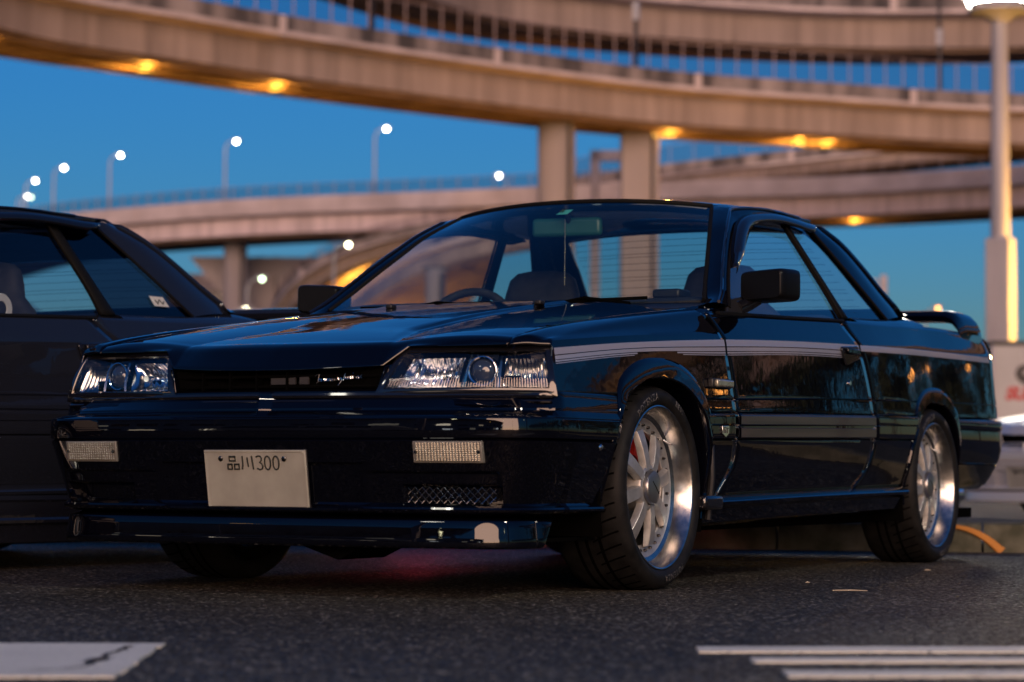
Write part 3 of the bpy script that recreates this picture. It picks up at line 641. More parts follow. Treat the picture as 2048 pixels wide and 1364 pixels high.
# unseen white van added for a pale reflection in the front lip
M_vglass = mat('van_glass', (.01, .012, .015), .05)
van = thing('parked_van', 'white van parked behind the camera', 'van', (-6.2, -13.5, 0), R(-12))
G = []
for x, w in ((-2.3, .80), (-2.25, .85), (1.2, .86), (1.5, .85), (2.0, .82), (2.3, .78), (2.36, .70)):
    top = I(x, [-2.3, -2.2, 1.0, 1.6, 2.0, 2.36], [1.85, 1.92, 1.92, 1.55, 1.08, .9])
    G.append([(x, -w, .35), (x, -w-.02, .7), (x, -w, min(1.1, top-.02)), (x, -w*.9, max(top-.06, min(1.1, top-.01))), (x, -w*.75, top), (x, w*.75, top), (x, w*.9, max(top-.06, min(1.1, top-.01))), (x, w, min(1.1, top-.02)), (x, w+.02, .7), (x, w, .35)])
MB().grid(G, closed=True, cap=True).build('body', M_truck, van, 30)
for sy in (-1, 1):
    for x0, x1 in ((-2.0, -.9), (-.8, .2), (.3, 1.1)): MB().add([(x0, sy*.872, 1.12), (x1, sy*.872, 1.12), (x1-.03, sy*.80, 1.72), (x0+.03, sy*.80, 1.72)], [(0, 1, 2, 3)]).build('side_window', M_vglass, van)
    for x in (-1.5, 1.5): MB().lathe([(.01, 0), (.18, 0), (.2, -.02), (.29, -.02), (.31, .03), (.31, .17), (.28, .2)], 24, 'y', (x, -.87 if sy < 0 else .70, .31)).build('wheel', M_rub, van)

for k, (x, y, h) in enumerate(((20, 46, 6.5), (32, 40, 7), (42, 28, 6.5), (26, 60, 7), (48, 14, 7), (14, 58, 6), (37, 52, 6.5))):  # unseen posts added for lamp glints in the coupe's side
    t = thing('lamp_post', 'slender lamp post on the right of the car park', 'street lamp', (x, y, 0), k*.9, 'lamp posts right of the car park')
    MB().tube([(0, 0, 0), (0, 0, h-.3), (.3, 0, h)], [.07, .05, .04], 8).build('pole', M_mast, t); MB().box(.2, .7, -.12, .12, h-.02, h+.08).build('lamp_head', M_fixture, t)
    MB().lathe([(.001, -.13), (.12, -.06), (.12, .02)], 12, 'z', (.45, 0, h-.04)).build('lamp_bulb', M_star, t)
for k, (x, y) in enumerate(((30, 136), (62, 118), (84, 92))):  # unseen uplights added to brighten the viaduct mirrored in the coupe's side
    t = thing('sodium_uplight', 'sodium uplight under the viaduct right of the frame', 'lamp', (x, y, 0), 0, 'sodium uplights right of the frame')
    MB().box(-.3, .3, -.25, .25, 0, .5).build('lamp_housing', M_fixture, t, bevel=.03); MB().box(-.26, .26, -.21, .21, .501, .52).build('lamp_glass', M_sodium, t)
    ld = bpy.data.lights.new('sodium_light', 'SPOT'); ld.energy = 4500; ld.color = (1., .50, .16); ld.shadow_soft_size = .3; ld.spot_size = R(135); ld.spot_blend = .5
    lo = bpy.data.objects.new('sodium_light', ld); COL.objects.link(lo); lo.parent = t; lo.location = (0, 0, .7); lo.rotation_euler = (math.pi, 0, 0)
# unseen lamp posts added behind the camera for glints in the bumper
for k, (x, y, h) in enumerate(((-14, -20, 6), (-6, -30, 6.5), (3, -33, 6), (12, -30, 6.5), (20, -24, 6), (28, -14, 6.5), (-22, -12, 6))):
    t = thing('lamp_post', 'slender car park lamp post standing behind the camera', 'street lamp', (x, y, 0), k*.7, 'lamp posts behind the camera')
    MB().tube([(0, 0, 0), (0, 0, h-.3), (.3, 0, h)], [.07, .05, .04], 8).build('pole', M_mast, t); MB().box(.2, .7, -.12, .12, h-.02, h+.08).build('lamp_head', M_fixture, t)
    MB().box(.24, .66, -.1, .1, h-.09, h-.021).build('lamp_bulb', M_lampy if k % 2 else M_sodium, t)
# ================================================================== the coupe
WY = [-.85, -.66, -.4, -.1, .3, .7, 1.8, 2.2, 2.615, 3.0, 3.3, 3.5, 3.62, 3.72]
WX = [.94, .957, .975, .987, .996, 1, 1, .99, .972, .965, .955, .94, .915, .86]
def z_belt(y): return I(y, [.3, .6, 1.65, 2.16, 2.4, 3.3, 3.55], [.828, .836, .873, .892, .903, .916, .900])
def z_st(y): return I(y, [-.72, -.27, .27, .51, 1.12, 1.85, 2.46, 3.29, 3.6], [.669, .706, .741, .754, .778, .798, .812, .823, .826])
def z_a(y): return I(y, [-.76, -.41, .52, 1.27, 1.78, 2.9, 3.6], [.544, .551, .571, .593, .604, .622, .63])
def z_b(y): return I(y, [-.4, .23, .52, 1.27, 1.78, 3.0, 3.6], [.512, .522, .528, .542, .55, .566, .572])
def z_c(y): return I(y, [-.4, .52, 1.27, 1.78, 3.6], [.476, .489, .503, .513, .535])
def z_d(y): return I(y, [-.41, .52, 1.27, 1.78, 2.72, 3.6], [.430, .444, .455, .462, .469, .475])
def z_e(y): return z_d(y)-.085
def z_f(y): return I(y, [.2, .39, 1.03, 1.86, 3.6], [.262, .264, .274, .284, .300])
def z_shut(y): return I(y, [-.74, -.70, -.59, -.46, -.294, 0, .3, .5, .7], [.676, .700, .726, .747, .770, .805, .837, .857, .872])
def wtap(y): return float(I(y, WY, WX))
def x_base(y, z):
    lv = [z_f(y), z_e(y), z_d(y), z_b(y), z_a(y), z_st(y), z_belt(y)+.0001]
    xs = [.800, .828, .842, .842, .836, .817, .782]
    if y < .5: lv[-1] = max(lv[-1], lv[-2]+.06)
    s = 0
    for dz in (-.016, -.008, 0, .008, .016): s += IL(z+dz, lv, xs)
    return s/5*wtap(y)
def groove(z, zl, dep=.0055, w=.0032): return -dep*max(0., 1-abs(z-zl)/w)
def x_side(y, z, deco=True):
    x = x_base(y, z)
    if deco:
        x += groove(z, z_a(y)-.002)+groove(z, z_b(y))+groove(z, z_d(y))
        x += .007*sstep(z_d(y)+.001, z_d(y)+.006, z)*(1-sstep(z_b(y)-.006, z_b(y)-.001, z))
        x += groove(z, z_c(y), .004, .003)*1.0
    return x

FA = dict(y=-.03, z=.300, rx=.345, ry=.318, n=2.4, xe=.829)
RA = dict(y=2.585, z=.300, rx=.335, ry=.316, n=2.4, xe=.812)
def arch_z(A, y, k=1.0):
    t = abs(y-A['y'])/(A['rx']*k)
    return -1 if t >= 1 else A['z']+A['ry']*k*(1-t**A['n'])**(1/A['n'])
def arch_pt(A, t, k=1.0, dk=0.):
    c, s = math.cos(t), math.sin(t); e = 2/A['n']
    return A['y']+(A['rx']*k+dk)*math.copysign(abs(c)**e, c), A['z']+(A['ry']*k+dk)*math.copysign(abs(s)**e, s)

DF = ([.25, .30, .319, .396, .489, .628, .735, .795, .842, .90], [.42, .455, .471, .507, .503, .49, .465, .429, .381, .33])
DR = ([.25, .292, .353, .46, .602, .708, .794, .835, .864, .9], [1.64, 1.669, 1.755, 1.798, 1.783, 1.751, 1.699, 1.65, 1.62, 1.60])
def y_df(z): return I(z, *DF)
def y_dr(z): return I(z, *DR)

def rows_z(y, top):
    """z rows of the side, from top to sill, packed round the swage lines"""
    st, a, b, c, d_, e, f = z_st(y), z_a(y), z_b(y), z_c(y), z_d(y), z_e(y), z_f(y)
    z = list(np.linspace(top, st+.02, 6))+[st+.012, st+.006, st, st-.006, st-.012]
    z += list(np.linspace(st-.02, a+.012, 9))
    for l, nx in ((a-.002, b), (b, c), (c, d_), (d_, e)):
        z += [l+.0045, l+.0032, l, l-.0032, l-.0045]
        z += [lerp(l-.0045, nx+.0045, k) for k in (.2, .4, .6, .8)]
    z += list(np.linspace(e+.004, f, 7))
    return z

def body_panels(car, sx):
    out = (sx, 0, 0)
    # ---- front fender
    ys_a = [FA['y']+FA['rx']*1.03*(abs(math.cos(t))**(2/2.4))*(1 if math.cos(t) > 0 else -1) for t in np.linspace(math.pi, 0, 41)]
    cols = [('f', s) for s in (0, .012, .025, .045, .07, .11, .2, .32, .46, .62, .8)]+[('m', y) for y in ys_a]+[('d', s) for s in np.linspace(0, 1, 7)[1:]]
    ya, yb = ys_a[0], ys_a[-1]; G = []
    for kind, v in cols:
        y0 = v if kind == 'm' else (lerp(-.66, ya, v) if kind == 'f' else lerp(yb, .48, v))
        col = []
        def place(x, z, top=0):
            """front and rear edges of the panel bend the column"""
            if kind == 'f':
                yf = I(x, [.677, .775], [-.712, -.662]) if top else I(z, [.55, .675], [-.695, -.662])
                return lerp(yf, ya, v)
            if kind == 'd': return lerp(yb, y_df(z)-.0025, v)
            return y0
        st = z_st(y0)
        def top_prof(yq):
            zh, s_ = z_shut(yq), z_st(yq); t = min(1, max(0, (yq+.7)/1.2))
            if kind == 'f': zh = lerp(.6825, max(zh, .6825), 1-(1-min(1, v/.06))**2); zh = max(zh, s_+.012)
            ez = min(s_+.02, zh-.006)
            return crom([(.6775, zh), (.715, zh+.0015), (.752+.013*t, max(ez+.003, zh-.012+.005*t)), (lerp(.768, .785, t), ez+(zh-ez)*(.40+.35*t)*.7), (x_base(yq, ez), ez)], 15)
        base_prof = top_prof(y0)
        for k_ in range(14):
            x, z = base_prof[k_]; yq = place(x, z, 1)
            x, z = top_prof(yq)[k_]; col.append((x*sx, yq, z))
        zr = [z for z in rows_z(y0, st+.02)][5:]
        zmin = z_a(y0)+.003 if y0 < FA['y']-.15 else z_f(y0)
        az = arch_z(FA, y0, 1.03); zmin = max(zmin, az)
        z_top = top_prof(y0)[-1][1] if kind == 'f' else 9
        for z in zr:
            z = min(max(z, zmin), z_top); y = place(0, z)
            col.append((x_side(y, z)*sx, y, z))
        G.append(col)
    MB().grid(G).build('front_fender', M_navy, car, 28, out, solid=.006)
    # ---- door
    G = []
    for s in np.linspace(0, 1, 40):
        yc = lerp(.48, 1.75, s); col = []
        for z in rows_z(yc, z_belt(yc)):
            y = lerp(y_df(z)+.0025, y_dr(z)-.0025, s); z2 = z+(z_belt(y)-z_belt(yc))*.6
            col.append((x_side(y, z2)*sx, y, z2))
        G.append(col)
    door = MB().grid(G).build('door', M_navy, car, 28, out, solid=.006)
    # ---- rear quarter
    ys_a = [RA['y']+RA['rx']*1.03*(abs(math.cos(t))**(2/2.4))*(1 if math.cos(t) > 0 else -1) for t in np.linspace(math.pi, 0, 41)]
    ya, yb = ys_a[0], ys_a[-1]; G = []
    cols = [('d', s) for s in np.linspace(0, 1, 12)[:-1]]+[('m', y) for y in ys_a]+[('m', y) for y in list(np.linspace(yb, 3.5, 14))[1:]+[3.54, 3.58, 3.615, 3.64, 3.66]]
    for kind, v in cols:
        y0 = v if kind == 'm' else lerp(1.75, ya, v); col = []
        zmin = z_f(y0) if y0 < 2.6 else z_b(y0)+.0
        zmin = max(zmin, arch_z(RA, y0, 1.03))
        for z in rows_z(y0, z_belt(y0)):
            z = max(z, zmin); y = y0 if kind == 'm' else lerp(y_dr(z)+.0025, ya, v)
            xx = x_side(y, z)
            if y > 3.5: xx -= .06*((y-3.5)/.16)**2.2
            col.append((xx*sx, y, z))
        G.append(col)
    MB().grid(G).build('rear_quarter_panel', M_navy, car, 28, out, solid=.006)
    # ---- arch flares
    for A, t0, t1 in ((FA, R(186), R(-14)), (RA, R(190), R(-12))):
        G = []
        for t in np.linspace(t0, t1, 61):
            yi, zi = arch_pt(A, t); row = []
            w = sstep(.40, .56, zi) if (t < R(90)) else sstep(.50, .56, zi)*.98
            dk = .010+.046*w; A_k = []
            for q in np.linspace(1, 0, 7):
                y, z = arch_pt(A, t, 1, dk*q); xb = x_base(y, z)+.004
                lift = (1-q)**.8
                x = lerp(xb-.004 if q == 1 else xb, max(A['xe'], xb+.004) if w > .2 else xb+.006, lift)
                row.append((x*sx, y, z))
            y, z = arch_pt(A, t, 1, -.006); xe = row[-1][0]*sx
            row += [((xe-.003)*sx, *arch_pt(A, t, 1, -.004)), ((xe-.012)*sx, y, z), ((xe-.06)*sx, *arch_pt(A, t, 1, -.008))]
            G.append(row)
        MB().grid(G).build('arch_flare', M_navy, car, 40, None)
        # wheel well
        G = []
        for t in np.linspace(R(200), R(-20), 31):
            y, z = arch_pt(A, t, 1.06); G.append([((.80)*sx, y, max(z, .14)), (.5*sx, y, max(z, .14))])
        mb = MB().grid(G)
        mb.build('wheel_well', M_dark, car, 40)
    # ---- silver stripe set: wide band, thinner bands, hairline
    def band(name, f0, f1, y0, y1, n=60, skip=None, m=M_silver):
        G = []
        for y in np.linspace(y0, y1, n):
            zt = z_st(y); hh = I(y, [-.72, -.18, .5, 1.1, 1.84], [.045, .039, .05, .047, .052])
            G.append([((x_base(y, zt-hh*k)+.0012)*sx, y, zt-hh*k) for k in np.linspace(f0, f1, 3)])
        return MB().grid(G).build(name, m, car, 60, out)
    for (ya, yb) in ((-.655, .46), (.475, 1.695), (1.715, 3.45)):
        band('stripe', .0, .42, ya, yb)
        if yb > 3: continue
        if ya < 0:
            band('stripe', .48, .72, ya, yb); band('stripe', .77, .87, ya, -.17, 30); band('stripe', .77, .87, .10, yb, 30)
            band('stripe', .93, .98, ya, -.19, 30); band('stripe', .93, .98, .14, yb, 30)
        else:
            band('stripe', .48, .72, ya, yb); band('stripe', .77, .87, ya, yb); band('stripe', .93, .98, ya, yb)
    # ---- door mouldings (grey-brown reflective strips)
    for f0, f1 in ((.10, .46), (.56, .94)):
        G = []
        for y in np.linspace(.513, 1.782, 30):
            zb, zd = z_b(y), z_d(y)
            G.append([((x_base(y, lerp(zb, zd, k))+.0075+dx)*sx, y, lerp(zb, zd, k)) for k, dx in ((f0, 0), (f0+.03, .004), (f1-.03, .004), (f1, 0))])
        MB().grid(G).build('moulding', M_mold, door, 40, out)
    # ---- sill, skirt
    G = []
    for y in np.linspace(.335, 2.22, 40):
        k = z_f(y); xb = x_base(y, k+.01)
        G.append([((xb-.006)*sx, y, k+.012), ((xb+.012)*sx, y, k+.004), ((xb+.030)*sx, y, k-.004), ((xb+.036)*sx, y, k-.012),
                  ((xb+.033)*sx, y, k-.022), ((xb+.018)*sx, y, k-.029), ((xb+.002)*sx, y, k-.034), ((xb-.010)*sx, y, k-.075), ((xb-.05)*sx, y, k-.088), ((xb-.3)*sx, y, k-.085)])
    sk = MB().grid(G).build('side_skirt', M_navy, car, 32, out)
    mb = MB(); k = z_f(.32); xb = x_base(.32, k)
    mb.box((xb-.02)*sx, (xb+.044)*sx, .26, .40, k-.034, k+.010)
    mb.build('skirt_end', M_gloss, sk, 40, None, bevel=.012, seg=3)
    mb = MB().tube([((.80)*sx, .325, .47), (.826*sx, .331, .43), (.826*sx, .338, .33), (.81*sx, .345, .20)], .011, 8)
    mb.build('mud_edge', M_black, car)
    # ---- door handle: escutcheon with recessed pull
    mb = MB(); z0 = .750; xh = x_base(1.6, z0)
    poly = [(1.515, .722), (1.535, .715), (1.66, .740), (1.672, .752), (1.668, .782), (1.655, .790), (1.505, .780), (1.497, .772)]
    mb.prism([((x_base(y, z)+.001)*sx, y, z) for y, z in poly], (.010*sx, 0, 0))
    h = mb.build('door_handle', M_gloss, door, 40, bevel=.004)
    mb = MB(); mb.box((xh+.012)*sx, (xh+.02)*sx, 1.53, 1.655, .757, .776)
    mb.build('handle_pull', M_navy, h, 40, bevel=.004)
    mb = MB(); mb.lathe([(.0, .006), (.008, .006), (.009, 0)], 16, 'x', ((x_base(1.56, .655)+.0)*sx if sx > 0 else -(x_base(1.56, .655)+.006), 1.56, .655))
    mb.build('door_lock', M_chrome, door)
    # ---- side marker lamp and badge
    mb = MB(); xm = x_side(.38, .613)
    mb.box((xm-.004)*sx, (xm+.016)*sx, .305, .455, .598, .628)
    mk = mb.build('side_marker', M_black, car, 40, bevel=.005)
    mb = MB(); mb.box((xm+.010)*sx, (xm+.026)*sx, .322, .451, .601, .625)
    mb.build('marker_lens', M_sign, mk, 40, bevel=.006, seg=3)
    xg = x_side(.39, .466)
    poly = [(.362, .483), (.418, .485), (.416, .462), (.390, .449), (.364, .460)]
    bd = MB().prism([((xg+.0)*sx, y, z) for y, z in poly], (.005*sx, 0, 0)).build('fender_badge', M_chrome, car, 30, bevel=.001)
    mb = MB(); x1 = xg+.0055
    for a, b2 in (((.374, .479), (.386, .479)), ((.374, .479), (.374, .464)), ((.374, .464), (.386, .464)), ((.386, .464), (.386, .471)), ((.386, .471), (.380, .471)),
                 ((.393, .477), (.408, .477)), ((.4005, .477), (.4005, .461))):
        mb.tube([(x1*sx, *a), (x1*sx, *b2)], .0015, 6)
    mb.build('badge_letters', M_black, bd)
    return door

# ---- bumper plan curve
PC = crom([(0, -.905), (.16, -.9045), (.32, -.900), (.483, -.889), (.60, -.875), (.678, -.860), (.74, -.838), (.785, -.80), (.810, -.745), (.822, -.68), (.828, -.60)], 60)
def plan_normals(P):
    T = np.gradient(P, axis=0); T /= np.linalg.norm(T, axis=1)[:, None]
    return np.stack([T[:, 1], -T[:, 0]], 1)      # outward (towards -y / +x)
PN = plan_normals(PC)
BP = [(.556, -1.08), (.550, -1.04), (.5375, -.92), (.5355, -.88), (.5335, -.84), (.5125, -.62), (.511, -.60), (.5055, -.585), (.504, -.57), (.4905, -.08), (.4865, -.02), (.484, .0012), (.481, .0),
      (.466, -.0015), (.45, -.002), (.436, -.0012), (.4305, 0), (.4295, .002), (.427, .006), (.4245, .003), (.422, .001)]
BP += [(z, lerp(.001, .030, (.422-z)/.172)) for z in np.linspace(.418, .256, 40)]
BP += [(.250, .026), (.245, .0215), (.240, .020), (.234, .021), (.230, .024), (.2265, .030), (.224, .040), (.222, .06)]
LAMPLINE = np.array([(x, float(I(x, [0, .15, .343, .45, .6, .72, .795], [-.857, -.851, -.819, -.791, -.750, -.7135, -.692]))) for x in np.linspace(0, .795, 60)]+[(.808, -.66), (.812, -.55), (.818, -.40), (.82, -.2)])
def _gap(p, n):
    best = .012
    for i in range(len(LAMPLINE)-1):
        a, b_ = LAMPLINE[i], LAMPLINE[i+1]; Mx = np.array([-n, a-b_]).T
        if abs(np.linalg.det(Mx)) < 1e-9: continue
        k, t = np.linalg.solve(Mx, a-p)
        if 0 <= t <= 1 and 0 < k < .25: best = max(best, k)
    return best
GAP = [_gap(p, n) for p, n in zip(PC, PN)]
UP = {}
def bumper_pt(j, z, inset, sx):
    if inset < 0 and z > .485:      # rows coded as a fraction of the gap
        inset = -inset*(GAP[j] if j < len(PC) else lerp(GAP[-1], .012, (j-len(PC)+1)/14))
    if j < len(PC):
        p, n = PC[j], PN[j]; cor = sstep(.60, .80, p[0])
        k = inset if z > .43 else inset*(1+.9*cor)
        q = p-n*k
        x, y = q
    else:
        y0 = (PC[-1]-PN[-1]*inset)[1]
        u_ = (j-len(PC)+1)/14
        za = min(max(z, .2), .6); tt = abs(za-.30)/.318
        ye = FA['y']-.349*(1-tt**2.4)**(1/2.4) if tt < 1 else -.2
        y = lerp(y0, ye, u_); x = PC[-1][0]-inset*(1 if z > .43 else 1.5)+.004*u_
        if z < .43 and z > .25: x -= .0
    # recesses in the lower face
    def dip(x0, x1, z0, z1, dep, ex=.012, ez=.006):
        ax = abs(x)
        return dep*sstep(x0-ex, x0+ex, ax)*(1-sstep(x1-ex, x1+ex, ax))*sstep(z0-ez, z0+ez, z)*(1-sstep(z1-ez, z1+ez, z))
    r_ = 0
    if j < len(PC):
        ax = abs(x)
        r_ += .010*(1-sstep(.312, .335, ax))*sstep(.238, .246, z)*(1-sstep(.358, .364, z))
        r_ += dip(.352, .705, .250, .338, .009, .010, .004); r_ += dip(.448, .702, .252, .303, .030, .006, .004)
    x, y = x, y+r_
    return (x*sx, y, z)

def front_end(car):
    nj = len(PC)+15; G = []
    for (z, ins) in BP:
        row = [bumper_pt(j, z, ins, -1) for j in range(nj-1, 0, -1)]+[bumper_pt(j, z, ins, 1) for j in range(nj)]
        G.append(row)
    bum = MB().grid(G).build('front_bumper', M_navy, car, 16, (0, -1, 0.2), solid=.004)
    # gloss strip under grille and lamps
    def strip(name, z0, z1, d0, m, par, pro=.006, n=80, x1=.80):
        G = []
        for x in np.linspace(-x1, x1, n):
            y = lamp_y(abs(x))+d0
            G.append([(x, y+.01, z1), (x, y-pro, z1-.002), (x, y-pro-.002, (z0+z1)/2), (x, y-pro, z0+.002), (x, y+.02, z0)])
        return MB().grid(G).build(name, m, par, 30, (0, -1, 0))
    strip('lower_trim', .537, .5545, .0, M_gloss, car)
    strip('lower_trim', .524, .535, -.004, M_gloss, car)
    # ---- lip spoiler
    LP = crom([(0, -.893), (.2, -.891), (.45, -.877), (.62, -.853), (.69, -.828), (.735, -.785), (.755, -.735), (.760, -.70)], 44)
    LN = plan_normals(LP); prof = [(.2235, .05), (.217, .030), (.2135, .014), (.2105, .0095), (.206, .0075), (.19, .0058), (.165, .0025), (.148, .0003), (.141, .002), (.1365, .008), (.136, .03), (.138, .09)]
    G = []
    for (z, ins) in prof:
        r_ = [(p-n*ins) for p, n in zip(LP, LN)]
        tw = lambda q: (.136+(z-.136)*1.0)
        G.append([(-q[0], q[1], tw(q)) for q in r_[:0:-1]]+[(q[0], q[1], tw(q)) for q in r_])
    lip = MB().grid(G).build('lip_spoiler', M_navy, bum, 30, (0, -1, .1), solid=.004)
    for sx in (-1, 1):   # lip ends swept back, joint line
        G = []
        for (z, ins) in prof[1:10]:
            q = LP[-1]-LN[-1]*ins
            G.append([(q[0]*sx, q[1]+.0015, z), ((q[0]-.002)*sx, q[1]+.04+(z-.136)*.9, z), ((q[0]-.03)*sx, q[1]+.05+(z-.136)*.9, z)])
        MB().grid(G).build('lip_end', M_navy, lip, 30, (sx, 0, 0), solid=.003)
    # under-tray
    MB().box(-.72, .72, -.80, -.25, .150, .16).build('under_tray', M_dark, car)
    poly = [(-.10, -.80, .136), (.02, -.80, .098), (.10, -.80, .136)]
    MB().prism([(x+.18, y, z) for x, y, z in poly], (0, .25, 0)).build('jacking_bracket', M_dark, car)
    # ---- grille
    g = MB(); g.box(-.345, .345, -.795, -.785, .545, .64)
    gr = g.build('grille', M_dark, car)
    for zz in (.572, .600):
        G = []
        for x in np.linspace(-.343, .343, 30):
            y = lamp_y(abs(x))+.026
            G.append([(x, y+.02, zz+.004), (x, y, zz+.004), (x, y-.002, zz), (x, y, zz-.004), (x, y+.028, zz-.004)])
        MB().grid(G).build('slat', M_dark, gr, 40)
    for x in (-.24, -.14, -.05, .05):
        y = lamp_y(abs(x))+.02
        MB().box(x-.003, x+.003, y, y+.03, .556, .614).build('divider', M_dark, gr)
    for x0, x1 in ((-.005, .075), (.088, .118)):
        MB().box(x0, x1, lamp_y(0)+.028, lamp_y(0)+.034, .578, .598).build('core_patch', M_grille, gr)
    # grille side pillars (paint between grille and lamp)
    for sx in (-1, 1):
        MB().prism([(.348*sx, -.812, .627), (.328*sx, -.822, .557), (.345*sx, -.818, .555), (.366*sx, -.800, .632)], (0, .03, 0)).build('grille_pillar', M_navy, gr, 30, bevel=.004)
    # painted ledge under grille
    G = []
    for x in np.linspace(-.345, .345, 20):
        y = lamp_y(abs(x)); G.append([(x, y+.045, .568), (x, y+.016, .563), (x, y-.001, .557), (x, y-.002, .553)])
    MB().grid(G).build('grille_ledge', M_navy, gr, 40, (0, -1, 1))
    return bum, gr

def lamp_y(ax):
    """y of the lamp / grille front line (z ~ .555)"""
    return float(I(ax, [0, .15, .343, .45, .6, .72, .795, .82], [-.857, -.851, -.819, -.791, -.750, -.7135, -.692, -.66]))

def hood(car):
    def zc0(y): return I(y, [-.80, -.70, -.6, -.44, -.25, 0, .25, .36, .45], [.688, .710, .731, .760, .7935, .833, .867, .8805, .890])
    def zcc(y): return I(y, [-.76, -.7, -.6, -.44, -.25, -.05, .15, .255, .36, .45], [.688, .700, .716, .743, .779, .813, .842, .857, .872, .882])
    def xcc(y): return I(y, [-.75, -.65, -.55, -.44, -.25, .15, .36], [.340, .305, .27, .240, .254, .301, .33])
    def y_break(ax): return I(ax, [0, .2, .353, .5, .677], [-.800, -.785, -.751, -.728, -.700])
    def y_rear(ax): return I(ax, [0, .2, .4, .55, .65, .677], [.36, .357, .345, .33, .31, .30])
    def z_hood(ax, y):
        xc, c0, cc, ze_ = xcc(y), zc0(y), zcc(y), z_shut(y)
        step = .009*sstep(-.80, -.55, y)
        inner = cc+step+(max(c0, cc+step)-cc-step)*(1-(ax/max(xc, .01))**2)
        t = min(1, max(0, (ax-xc)/(.677-xc))); o_ = lerp(cc, ze_, t)+.011*4*t*(1-t)-.004*t**6
        w = sstep(xc-.014, xc+.014, ax)
        return lerp(inner, o_, w) if ax < xc+.014 else o_
    def front(ax):   # lower edge of the nose
        if ax <= .344: return (-.862+ (ax/.344)**2*.050, lerp(.616, .627, (ax/.344)**2))
        if ax <= .40:
            t = (ax-.344)/.056; return (lerp(-.812, -.768, t), lerp(.627, .679, t))
        t = (ax-.40)/.277; return (lerp(-.768, -.712, t), lerp(.679, .682, t))
    ax_ = sorted(set([round(v, 4) for v in list(np.linspace(0, .674, 46))+[.335, .344, .352, .362, .375, .39, .40, .41, .24, .25, .26, .27, .28, .29, .30, .31, .32, .33, .67, .674]]))
    def col(ax):
        yf, zf = front(ax); yb = float(y_break(ax)); zb = z_hood(ax, yb); out = []
        # nose face from the lower edge up to the break
        out.append((yf+.012, zf-.004)); out.append((yf, zf)); out.append((yf, zf+.003))
        for t in (.15, .3, .5, .7, .85): out.append((lerp(yf, yb-.012, t), lerp(zf+.003, zb-.010, t)))
        for q in (.0, .25, .5, .75): out.append((lerp(yb-.012, yb+.03, q), lerp(zb-.010, z_hood(ax, yb+.03), 1-(1-q)**1.8)))
        yr = float(y_rear(ax))
        for t in np.linspace(0, 1, 44):
            y = lerp(yb+.03, yr, t); out.append((y, z_hood(ax, y)))
        out.append((yr+.004, z_hood(ax, yr)-.004)); out.append((yr+.004, z_hood(ax, yr)-.02))
        return out
    C = [col(a) for a in ax_]
    G = [[(-a, y, z) for (y, z) in c] for a, c in list(zip(ax_, C))[:0:-1]]+[[(a, y, z) for (y, z) in c] for a, c in zip(ax_, C)]
    h = MB().grid(G).build('hood', M_navy, car, 50, (0, -.2, 1), solid=.005)
    for x, y in ((-.22, .20), (.30, .22)):
        z = z_hood(abs(x), y)
        mb = MB(); mb.box(x-.012, x+.012, y-.02, y+.014, z-.003, z+.012); mb.build('washer_nozzle', M_black, h, 40, bevel=.005, seg=3)
    return h
M_grille = mat('grille_core', (.035, .033, .032), .5, 0)

